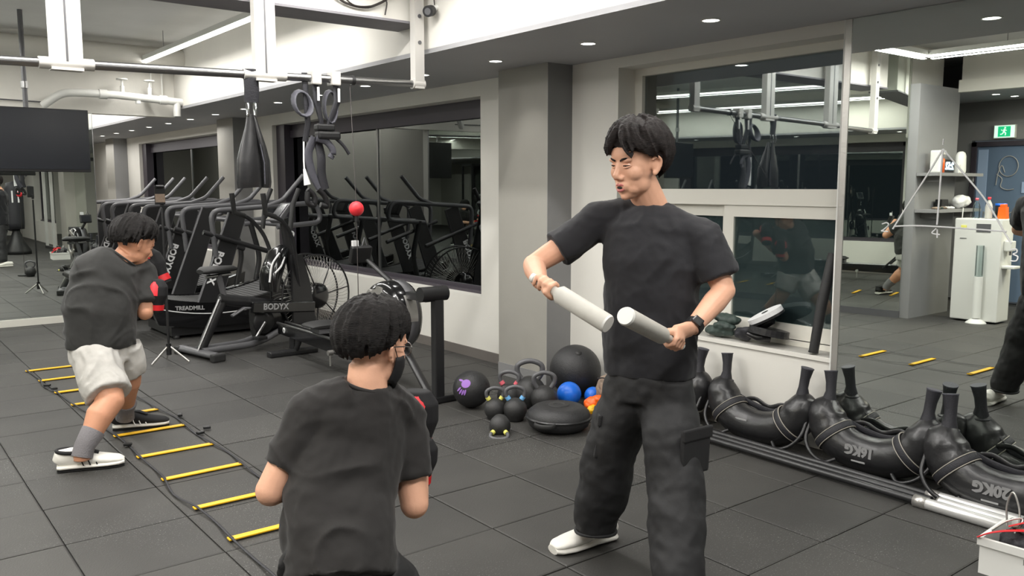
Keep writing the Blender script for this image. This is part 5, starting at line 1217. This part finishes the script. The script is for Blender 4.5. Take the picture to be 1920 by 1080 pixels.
def shoe(parent, heel, toe, um, sm, h=0.085, wdt=0.048, name='shoe', accent=None, collar_m='mask_black', rise=0.0):
    heel = Vector(heel); toe = Vector(toe); d = (toe - heel); L = d.length; d.normalize(); off = parent.location
    up = (UP - d * UP.dot(d)).normalized(); sd = d.cross(up)
    sec = [(0.0, 0.6, 0.55, 0.30), (0.05, 0.78, 0.95, 0.50), (0.22, 0.80, 1.0, 0.55), (0.38, 0.82, 0.92, 0.50), (0.55, 0.98, 0.66, 0.36), (0.75, 1.08, 0.50, 0.28), (0.92, 0.92, 0.38, 0.22), (1.0, 0.55, 0.22, 0.16)]
    mb = MB(off)
    mb.tube([heel + d * (L * a) + up * (0.018 + h * c * 0.5) for a, w_, c, _ in sec], [(wdt * w_, h * c * 0.5) for a, w_, c, _ in sec], 18, side=sd)
    sh = remeshed(mb, name, um, parent, 0.006, 2)
    so = MB(off)
    so.tube([heel + d * (L * a) + up * (0.016 + rise) for a, w_, c, _ in sec], [(wdt * w_ * 1.10 + 0.002, 0.016) for a, w_, c, _ in sec], 18, side=sd)
    so.build('sole', sm, sh)
    if accent:
        ou = MB(off); ou.tube([heel + d * (L * a) + up * 0.006 for a, w_, c, _ in sec], [(wdt * w_ * 1.04, 0.006) for a, w_, c, _ in sec], 18, side=sd)
        ou.build('outsole', 'mask_black', sh)
        for k in (0.40, 0.50, 0.60):
            for sg in (-1, 1):
                MB(off).tube([heel + d * L * k + sd * wdt * 1.0 * sg + up * 0.032, heel + d * L * (k - 0.03) + sd * wdt * 0.85 * sg + up * 0.055, heel + d * L * (k - 0.05) + sd * wdt * 0.42 * sg + up * (0.018 + h * 0.86 - (k - .36) * .16)], [(0.0045, 0.003)] * 3, 6).build('stripe', accent, sh)
        MB(off).tube([heel + d * L * a + up * z for a, z in ((0.34, h * 1.06), (0.48, h * 0.98), (0.62, h * 0.78))], [(0.024, 0.008)] * 3, 10, side=sd).build('tongue', collar_m, sh)
        MB(off).tube([heel + d * L * (0.20 + 0.20 * cos(a)) + sd * wdt * 0.85 * sin(a) + up * (h * 1.0 - 0.006 * cos(a)) for a in [2 * pi * k / 20 for k in range(20)]], 0.010, 8, closed=True).build('heel_collar', collar_m, sh)
    return sh
def folds(amp, fx=9.0, fine=0.0015, zs=2.2):
    def f(c, n):
        q = Vector((c.x * fx, c.y * fx, c.z * fx / zs)); v = noise.noise(q + Vector((noise.noise(c * 5) * 1.4,) * 3))
        return amp * (abs(v) * -1.8 + 0.35) + fine * noise.noise(c * 40)
    return f

# ---------------------------------------------------------------- standing coach
base = at_floor(1190, 1070); base.z = 0
P = thing('person', 'standing man in a black t-shirt and baggy black cargo trousers swinging two pale batons', 'person', base)
H = at_d(1193, 309, 3.17); th = radians(50)
hf = (RGT * -sin(th) + FWD * -cos(th) + UP * -0.16).normalized(); hr = frame_of(hf, (UP + RGT * 0.05).normalized())
hs = 1.06
bd = MB(P.location)
head_shapes(bd, H, hr, hs)
J = {k: at_d(*v) for k, v in dict(nk=(1220, 379, 3.24), shR=(1122, 420, 3.32), shL=(1318, 447, 3.16), elR=(1000, 497, 3.30), wrR=(1013, 530, 3.09), elL=(1358, 545, 3.12), wrL=(1296, 617, 2.99),
     ch=(1220, 500, 3.24), wa=(1217, 620, 3.27), hp=(1218, 700, 3.29), hR=(1178, 730, 3.34), hL=(1252, 735, 3.24), knR=(1140, 865, 3.42), knL=(1266, 890, 3.15), anR=(1117, 985, 3.52), anL=(1270, 1112, 3.02)).items()}
bd.tube([J['nk'] - UP * 0.06, J['nk'] - UP * 0.01, H + hr @ Vector((0, -0.012, -0.055))], [0.080, 0.064, 0.060], 18)
ax = (J['shL'] - J['shR']).normalized()
bd.tube([J['nk'] - UP * 0.05, J['nk'] - UP * 0.11, J['ch'] - UP * 0.02, J['wa'], J['hp']], [(0.06, 0.05), (0.13, 0.07), (0.15, 0.09), (0.14, 0.09), (0.145, 0.09)], 20, side=ax)
bd.tube([J['shR'], (J['shR'] * 1.2 + J['elR'] * 0.8) / 2, (J['shR'] * .5 + J['elR'] * 1.5) / 2, J['elR']], [0.050, 0.052, 0.046, 0.040], 16)
bd.tube([J['elR'], J['elR'] * .7 + J['wrR'] * .3, J['wrR']], [0.041, 0.043, 0.028], 16); bd.ball(J['elR'], 0.041, 14)
bd.tube([J['shL'], (J['shL'] + J['elL']) / 2, J['elL']], [0.050, 0.051, 0.040], 16)
bd.tube([J['elL'], J['elL'] * .7 + J['wrL'] * .3, J['wrL']], [0.040, 0.043, 0.028], 16); bd.ball(J['elL'], 0.041, 14)
GL = at_d(1262, 640, 2.94); tipL = at_d(1172, 592, 2.62); AL = (tipL - GL).normalized()
GR = at_d(1022, 535, 3.00); tipR = at_d(1132, 603, 2.86); AR = (tipR - GR).normalized()
grip_hand(bd, J['wrL'], GL, AL, 0.013, sense=-1, thumb=-1, s=1.02)
grip_hand(bd, J['wrR'], GR, AR, 0.015, sense=1, thumb=-1, s=1.02)
for a, b, c in (('hR', 'knR', 'anR'), ('hL', 'knL', 'anL')):
    bd.tube([J[a], J[b]], [0.08, 0.055], 14).tube([J[b], J[c], J[c] - UP * 0.04], [0.052, 0.036, 0.036], 14)
remeshed(bd, 'body', 'skin', P, 0.0042, 4)
face_parts(P, H, hr, hs, hairm='hair_brown')
hair_mesh(P, H, hr, hs, 'hair_brown', fringe=68, side=97, back=132, seed=3, fr_len=10, lift=0.026, nl=170, part=1.3, rad=0.013, jit=0.014, rag=9)
# t-shirt
ts = MB(P.location)
cn = J['nk'] - UP * 0.018
ts.tube([cn + UP * 0.006, cn - UP * 0.022, cn - UP * 0.075, J['ch'] + UP * 0.02, J['wa'], J['hp'] + UP * 0.03, J['hp'] - UP * 0.005],
        [(0.090, 0.074), (0.140, 0.095), (0.190, 0.120), (0.190, 0.135), (0.185, 0.130), (0.178, 0.130), (0.175, 0.128)], 28, side=ax)
ts.tube([cn - UP * 0.02 - ax * 0.04, J['shR'] + UP * 0.012, J['shR'] * .55 + J['elR'] * .45, J['shR'] * .36 + J['elR'] * .64], [0.058, 0.078, 0.075, 0.074], 20)
ts.tube([cn - UP * 0.03 + ax * 0.04, J['shL'] - UP * 0.004, J['shL'] * .5 + J['elL'] * .5, J['shL'] * .22 + J['elL'] * .78], [0.058, 0.080, 0.080, 0.078], 20)
shirt = remeshed(ts, 't_shirt', 'tee_navy', P, 0.008, 4, folds(0.012, 6.5, 0.002))
cr_ = [cn + UP * (0.004 + 0.016 * cos(a)) + ax * 0.082 * sin(a) + (FWD * 0.068) * cos(a) - FWD * 0.004 for a in [2 * pi * k / 30 for k in range(30)]]
MB(P.location).tube(cr_, 0.006, 8, closed=True).build('collar', 'tee_navy', shirt)
# trousers
tr = MB(P.location)
tr.tube([J['hp'] + UP * 0.04, J['hp'], J['hp'] - UP * 0.10], [(0.155, 0.11), (0.165, 0.12), (0.17, 0.125)], 24, side=ax)
tr.tube([J['hR'] + UP * 0.05, J['hR'] - UP * 0.05, J['hR'] * .5 + J['knR'] * .5, J['knR'], J['knR'] * .5 + J['anR'] * .5, J['anR'] + UP * 0.03, J['anR'] - UP * 0.02], [0.095, 0.108, 0.112, 0.104, 0.105, 0.092, 0.080], 22)
tr.tube([J['hL'] + UP * 0.05, J['hL'] - UP * 0.05, J['hL'] * .5 + J['knL'] * .5, J['knL'], J['knL'] * .5 + J['anL'] * .5, J['anL'] + UP * 0.03, J['anL'] - UP * 0.02], [0.095, 0.108, 0.114, 0.104, 0.106, 0.096, 0.085], 22)
def cloth_f(c, n):
    lz = c.z
    k = min(1.0, 0.35 + max(0, 0.75 - lz) * 1.6)
    return k * 0.011 * (noise.noise(Vector((c.x * 9 + c.z * 5, c.y * 9 - c.z * 3, c.z * 8)) + Vector((3, 1, 2)))) * 1.4 + 0.004 * noise.noise(c * 30)
trs = remeshed(tr, 'cargo_trousers', 'cargo', P, 0.009, 4, cloth_f)
def pocket(c, n, up_, w_, h_):
    n = n.normalized(); s_ = up_.cross(n).normalized(); u_ = n.cross(s_)
    Rm = Matrix((s_, n, u_)).transposed()
    MB(P.location).box(c, (w_, 0.026, h_), Rm, bev=0.011).build('cargo_pocket', 'cargo', trs)
    MB(P.location).box(c + u_ * (h_ / 2 - 0.015) + n * 0.010, (w_ + 0.008, 0.016, 0.045), Rm, bev=0.006).build('pocket_flap', 'cargo', trs)
mid = J['hR'] * .38 + J['knR'] * .62; pocket(mid - ax * 0.080 - FWD * 0.045, (-ax * 0.9 - FWD * 0.4), UP + ax * 0.1, 0.13, 0.17)
mid = J['hL'] * .40 + J['knL'] * .60; pocket(mid + ax * 0.071 - FWD * 0.068, (ax * 0.75 - FWD * 0.8), UP - ax * 0.05, 0.13, 0.17)
for p_ in (J['anR'] - UP * 0.018,):
    MB(P.location).tube([p_ + Vector((0.083 * cos(a), 0.083 * sin(a), 0.004 * sin(2 * a))) for a in [2 * pi * k / 26 for k in range(26)]], 0.007, 8, closed=True).build('cuff', 'cargo', trs)
hl = at_floor(1150, 1008, 0.0); tl = at_floor(1030, 1040, 0.0)
d_ = (tl - hl).normalized()
shoe(P, hl + UP * 0.0, hl + d_ * 0.315, 'sneaker_white', 'sneaker_white', 0.085, 0.052)
a0 = Vector((J['anL'].x, J['anL'].y, 0)); d2 = (-FWD * 0.8 - RGT * 0.45).normalized()
shoe(P, a0 - d2 * 0.08, a0 + d2 * 0.22, 'sneaker_white', 'sneaker_white', 0.085, 0.052)
# watch
wd = (J['elL'] - J['wrL']).normalized(); wc = J['wrL'] + wd * 0.018
wt = MB(P.location).tube([wc - wd * 0.014, wc + wd * 0.014], 0.034, 22).build('watch_strap', 'black_plastic', P)
wn = (-FWD * 0.75 + UP * 0.6 + RGT * 0.2); wn = (wn - wd * wn.dot(wd)).normalized()
MB(P.location).box(wc + wn * 0.035, (0.038, 0.034, 0.012), Matrix((wd.cross(wn), wd, wn)).transposed(), bev=0.005).build('watch_case', 'gloss_black', wt)
# the two batons he holds
def baton(a, b, r0, r1, lab):
    t = thing('baton', lab, 'baton', a, 0, 'batons held by the coach')
    d = (b - a); MB(a).tube([a, a + d * 0.06, a + d * 0.3, a + d * 0.36, b - d * 0.02], [r0, r0, r0 * 1.15, r1, r1], 24).build('foam_sleeve', 'foam_white', t)
    MB(a).tube([b - d * 0.02, b], [r1, r1 * 0.9], 24).build('end_cap', 'white_metal', t)
    MB(a).tube([a - d * 0.04, a + d * 0.001], [r0 * 1.1, r0 * 1.1], 16).build('butt_cap', 'white_metal', t)
baton(GL - AL * 0.06, tipL, 0.0135, 0.030, 'pale foam baton gripped at his waist beside the wristwatch')
baton(GR - AR * 0.05, tipR + AR * 0.02, 0.0150, 0.033, 'pale foam baton swung in front of his chest by the raised arm')

# ---------------------------------------------------------------- crouching trainee in front
base = at_d(640, 1080, 2.5); base = Vector((base.x + 0.12, base.y + 0.12, 0))
P = thing('person', 'crouching person in black with dark hair, glasses and a black face mask, seen from behind', 'person', base)
H = at_d(703, 653, 2.62); ph = radians(50)
hf = (RGT * cos(ph) + FWD * sin(ph) + UP * -0.18).normalized(); hr = frame_of(hf)
bd = MB(P.location); head_shapes(bd, H, hr, 1.04)
J = {k: at_d(*v) for k, v in dict(nk=(688, 708, 2.60), shL=(583, 775, 2.55), shR=(752, 785, 2.74), elL=(508, 920, 2.50), elR=(777, 945, 2.70), hdL=(690, 850, 2.95), hdR=(778, 800, 2.97),
     ch=(662, 810, 2.63), wa=(634, 930, 2.56), hp=(640, 1075, 2.45)).items()}
ax = (J['shR'] - J['shL']).normalized()
bd.tube([J['nk'] + UP * -0.06 , J['nk'], H + hr @ Vector((0, -0.02, -0.05))], [0.066, 0.060, 0.058], 18)
bd.tube([J['nk'] * .7 + J['ch'] * .3, J['ch'], J['wa'], J['hp']], [(0.06, 0.05), (0.13, 0.08), (0.13, 0.09), (0.13, 0.10)], 20, side=ax)
for s_ in 'LR':
    bd.tube([J['sh' + s_], (J['sh' + s_] + J['el' + s_]) / 2, J['el' + s_]], [0.050, 0.050, 0.045], 16); bd.ball(J['el' + s_], 0.046, 14)
    bd.tube([J['el' + s_], J['el' + s_] * .7 + J['hd' + s_] * .3, J['hd' + s_]], [0.045, 0.046, 0.030], 16)
    bd.ball(J['hd' + s_], (0.035, 0.045, 0.03), 14)
hipR = J['hp'] + ax * 0.09; hipL = J['hp'] - ax * 0.09
kR = at_d(765, 1150, 2.62); kL = Vector((hipL.x, hipL.y, 0)) + FWD * 0.30 - RGT * 0.02 + UP * 0.42
aR = Vector((hipR.x, hipR.y, 0.09)) - FWD * 0.10 + RGT * 0.10; aL = Vector((hipL.x, hipL.y, 0.07)) + FWD * 0.02
for a, b, c in ((hipR, kR, aR), (hipL, kL, aL)):
    bd.tube([a, b], [0.07, 0.055], 14).tube([b, c], [0.05, 0.035], 14)
remeshed(bd, 'body', 'skin', P, 0.006, 3)
face_parts(P, H, hr, 1.04, lips=False)
hair_mesh(P, H, hr, 1.04, 'hair', fringe=68, side=95, back=126, seed=9, fr_len=6, lift=0.024, nl=140, part=0.3, rad=0.010, rag=2, jit=0.006)
L = lambda x, y, z: H + hr @ Vector((x, y, z)) * 1.04
mk = MB(P.location); N, T = 13, 7; vs = []; 
for j in range(T):
    for i in range(N):
        a = radians(-88 + 176 * i / (N - 1)); z = -0.012 - 0.098 * j / (T - 1); k = 1 - 0.25 * abs(j / (T - 1) - 0.35)
        fr_ = 0.072 * (1 - 0.30 * (j / (T - 1)) ** 2); pinch = max(0, abs(sin(a)) - 0.86) * 3
        vs.append(L(fr_ * sin(a) * 1.02, 0.036 + (0.084 if j < 5 else 0.074) * cos(a) * k - 0.02, z * (1 - pinch * 0.6) - pinch * 0.02))
fs = [(j * N + i, j * N + i + 1, (j + 1) * N + i + 1, (j + 1) * N + i) for j in range(T - 1) for i in range(N - 1)]
mk.add(vs, fs, True); mo = mk.build('face_mask', 'mask_black', P); sd = mo.modifiers.new('t', 'SOLIDIFY'); sd.thickness = 0.004; sd.offset = 1
for x in (-1, 1):
    MB(P.location).tube(bez([L(0.070 * x, 0.03, -0.020), L(0.082 * x, 0.004, 0.010), L(0.090 * x, -0.012, 0.024)], 4), 0.0015, 6).build('mask_loop', 'mask_black', mo)
gl = MB(P.location)
for x in (-1, 1):
    gl.tube([L(0.033 * x + 0.024 * cos(a), 0.100 - 0.012 * abs(cos(a)) * 0.5, 0.006 + 0.019 * sin(a)) for a in [2 * pi * k / 20 for k in range(20)]], 0.0016, 6, closed=True)
    gl.tube([L(0.057 * x, 0.095, 0.012), L(0.078 * x, 0.05, 0.016), L(0.086 * x, -0.01, 0.014)], 0.0018, 6)
gl.tube([L(-0.01, 0.102, 0.010), L(0.01, 0.102, 0.010)], 0.0016, 6)
gl.build('glasses', 'steel', P)
ts = MB(P.location); cn = J['nk'] - UP * 0.022 + (J['ch'] - J['nk']) * 0.06
ts.tube([cn + (J['nk'] - J['ch']).normalized() * 0.012, cn - UP * 0.03, J['nk'] * .45 + J['ch'] * .55, J['ch'] - UP * 0.02, J['wa'], J['wa'] * .5 + J['hp'] * .5, J['hp'] - UP * 0.02],
        [(0.072, 0.062), (0.125, 0.085), (0.168, 0.115), (0.182, 0.135), (0.176, 0.145), (0.172, 0.15), (0.165, 0.15)], 28, side=ax)
ts.tube([cn - UP * 0.03 - ax * 0.05, J['shL'], J['shL'] * .45 + J['elL'] * .55, J['shL'] * .28 + J['elL'] * .72], [0.075, 0.078, 0.066, 0.064], 20)
ts.tube([cn - UP * 0.03 + ax * 0.05, J['shR'], J['shR'] * .5 + J['elR'] * .5, J['shR'] * .30 + J['elR'] * .70], [0.075, 0.082, 0.076, 0.074], 20)
shirt = remeshed(ts, 't_shirt', 'tee_black', P, 0.008, 4, folds(0.013, 6.5, 0.002, zs=1.6))
cv = (J['nk'] - J['ch']).normalized(); c0 = cn + cv * 0.012
e1 = ax; e2 = cv.cross(ax).normalized()
MB(P.location).tube([c0 + e1 * 0.072 * cos(a) + e2 * 0.063 * sin(a) for a in [2 * pi * k / 30 for k in range(30)]], 0.006, 8, closed=True).build('collar', 'tee_black', shirt)
sh_ = MB(P.location); sh_.tube([J['hp'] + UP * 0.05, J['hp'] + UP * 0.0, J['hp'] - UP * 0.06], [(0.11, 0.10), (0.13, 0.12), (0.14, 0.13)], 24, side=ax)
for a, b in ((hipR, kR), (hipL, kL)): sh_.tube([a, a * .5 + b * .5, b, b * 0.9 + a * 0.1 - UP * 0.03], [0.10, 0.105, 0.085, 0.08], 20)
for b, c in ((kR, aR), (kL, aL)): sh_.tube([b, b * .5 + c * .5, c + UP * 0.02], [0.08, 0.068, 0.05], 18)
trs = remeshed(sh_, 'track_trousers', 'cargo', P, 0.009, 3, folds(0.007, 9))
for a in (aR, aL):
    f0 = Vector((a.x, a.y, 0.0)); d_ = (FWD * 0.8 + RGT * 0.6).normalized(); shoe(P, f0 - d_ * 0.07, f0 + d_ * 0.21, 'black_plastic', 'white_print')
def glove(parent, c, fwd, s, side=Vector((0, 0, 1))):
    g = MB(parent.location); f = fwd.normalized()
    g.tube([c - f * 0.10 * s, c - f * 0.05 * s, c, c + f * 0.05 * s, c + f * 0.085 * s], [(0.042 * s, 0.038 * s), (0.045 * s, 0.04 * s), (0.062 * s, 0.052 * s), (0.060 * s, 0.05 * s), (0.035 * s, 0.03 * s)], 18, side=side)
    sv = side.cross(f).normalized(); g.ball(c + sv * 0.045 * s, (0.03 * s, 0.03 * s, 0.04 * s), 12)
    o = remeshed(g, 'boxing_glove', 'mask_black', parent, 0.006, 2)
    MB(parent.location).tube([c + f * 0.0 * s, c + f * 0.05 * s, c + f * 0.08 * s], [(0.048 * s, 0.056 * s), (0.046 * s, 0.054 * s), (0.026 * s, 0.032 * s)], 18, side=side).build('knuckle_panel', 'red_foam', o)
    MB(parent.location).tube([c - f * 0.085 * s, c - f * 0.055 * s], [(0.046 * s, 0.043 * s)] * 2, 18, side=side).build('wrist_band', 'red', o)
    return o
glove(P, at_d(782, 786, 2.93), UP + RGT * 0.05, 1.2); glove(P, at_d(789, 862, 2.84), UP * 0.9 + RGT * 0.1, 0.9)
MB(P.location).box(at_d(797, 862, 2.83), (0.02, 0.02, 0.045), bev=0.004).build('glove_label', 'white_print', P)

# ---------------------------------------------------------------- boxing trainee on the ladder
base = at_floor(200, 830); base.z = 0
P = thing('person', 'person in charcoal t-shirt and light grey shorts boxing in red gloves beside the ladder', 'person', base)
H = at_d(252, 458, 4.93); ph = radians(48)
hf = (RGT * cos(ph) + FWD * sin(ph) + UP * -0.45).normalized(); hr = frame_of(hf)
bd = MB(P.location); head_shapes(bd, H, hr, 1.06)
J = {k: at_d(*v) for k, v in dict(nk=(232, 482, 4.90), shL=(167, 507, 4.78), shR=(262, 515, 5.02), elL=(165, 560, 5.05), elR=(272, 585, 4.97), hdL=(283, 500, 5.22), hdR=(291, 545, 5.02),
     ch=(200, 520, 4.87), wa=(186, 585, 4.83), hp=(191, 650, 4.85), hL=(176, 672, 4.78), hR=(226, 662, 4.93), knL=(208, 752, 4.66), knR=(241, 715, 5.02), anL=(153, 846, 4.52), anR=(234, 775, 5.24)).items()}
ax = (J['shR'] - J['shL']).normalized(); hx = (J['hR'] - J['hL']).normalized()
bd.tube([J['nk'] - UP * 0.03, J['nk'], H + hr @ Vector((0, -0.02, -0.06))], [0.07, 0.064, 0.060], 18)
bd.tube([J['nk'] * .6 + J['ch'] * .4, J['ch'], J['wa'], J['hp']], [(0.08, 0.06), (0.15, 0.10), (0.15, 0.11), (0.15, 0.11)], 20, side=ax)
for s_ in 'LR':
    bd.tube([J['sh' + s_], J['el' + s_]], [0.055, 0.048], 16); bd.ball(J['el' + s_], 0.048, 14); bd.tube([J['el' + s_], J['hd' + s_]], [0.047, 0.034], 16)
    bd.ball(J['hd' + s_], 0.04, 12)
    bd.tube([J['h' + s_], (J['h' + s_] + J['kn' + s_]) / 2, J['kn' + s_]], [0.10, 0.092, 0.072], 18); bd.ball(J['kn' + s_], 0.07, 14)
    k_, a_ = J['kn' + s_], J['an' + s_]
    bd.tube([k_, k_ * .72 + a_ * .28 - (FWD + RGT) * 0.012, k_ * .3 + a_ * .7, a_, a_ - UP * 0.05], [0.068, 0.072, 0.050, 0.040, 0.042], 18)
remeshed(bd, 'body', 'skin_tan', P, 0.007, 3)
hair_mesh(P, H, hr, 1.06, 'hair', fringe=66, side=95, back=124, seed=17, fr_len=4, lift=0.026, nl=140, part=0.4, rad=0.011, jit=0.012, rag=7)
face_parts(P, H, hr, 1.06)
ts = MB(P.location); cn = J['nk'] * .85 + J['ch'] * .15
ts.tube([cn + (J['nk'] - J['ch']).normalized() * 0.02, cn, J['nk'] * .45 + J['ch'] * .55, J['ch'] - UP * 0.02, J['wa'], J['hp'] + UP * 0.03, J['hp'] - UP * 0.005],
        [(0.085, 0.08), (0.14, 0.11), (0.175, 0.14), (0.200, 0.17), (0.200, 0.175), (0.192, 0.165), (0.188, 0.16)], 28, side=ax)
ts.tube([J['nk'] * .6 + J['shL'] * .4, J['shL'], J['shL'] * .3 + J['elL'] * .7], [0.09, 0.10, 0.095], 20)
ts.tube([J['nk'] * .6 + J['shR'] * .4, J['shR'], J['shR'] * .2 + J['elR'] * .8], [0.09, 0.10, 0.092], 20)
shirt = remeshed(ts, 't_shirt', 'tee_char', P, 0.010, 12, folds(0.013, 6), sfac=0.7)
cv = (J['nk'] - J['ch']).normalized(); c0 = cn + cv * 0.02; e2 = cv.cross(ax).normalized(); e1 = e2.cross(cv)
MB(P.location).tube([c0 + e1 * 0.085 * cos(a) + e2 * 0.080 * sin(a) for a in [2 * pi * k / 30 for k in range(30)]], 0.006, 8, closed=True).build('collar', 'tee_char', shirt)
so_ = MB(P.location); so_.tube([J['hp'] + UP * 0.05, J['hp'], J['hp'] - UP * 0.08], [(0.175, 0.14), (0.185, 0.15), (0.18, 0.15)], 24, side=hx)
so_.tube([J['hL'] + UP * 0.04, (J['hL'] + J['knL']) / 2, J['hL'] * .12 + J['knL'] * .88], [0.12, 0.128, 0.122], 22)
so_.tube([J['hR'] + UP * 0.04, (J['hR'] + J['knR']) / 2, J['hR'] * .30 + J['knR'] * .70], [0.12, 0.12, 0.112], 22)
remeshed(so_, 'shorts', 'shorts_grey', P, 0.010, 3, folds(0.010, 10, 0.002))
for s_ in 'LR':
    a_ = J['an' + s_]; k_ = J['kn' + s_]; d_ = (k_ - a_).normalized()
    MB(P.location).tube([a_ - UP * 0.03, a_ + d_ * 0.03, a_ + d_ * 0.115, a_ + d_ * 0.12], [0.054, 0.052, 0.062, 0.060], 20).build('sock', 'sock', P)
hl = at_floor(108, 884); tl = at_floor(216, 872); d_ = (tl - hl).normalized(); shoe(P, hl, hl + d_ * 0.325, 'sneaker_white', 'sneaker_white', 0.105, 0.055, accent='mask_black', rise=0.008)
hl = at_floor(212, 806); tl = at_floor(300, 798); d_ = (tl - hl).normalized(); shoe(P, hl, hl + d_ * 0.325, 'mask_black', 'sneaker_white', 0.105, 0.055, accent='white_print', rise=0.008)
glove(P, at_d(288, 500, 5.12), (UP * 0.8 - RGT * 0.4), 1.25); glove(P, at_d(293, 552, 5.0), (UP * 0.9 + RGT * 0.1), 1.05)
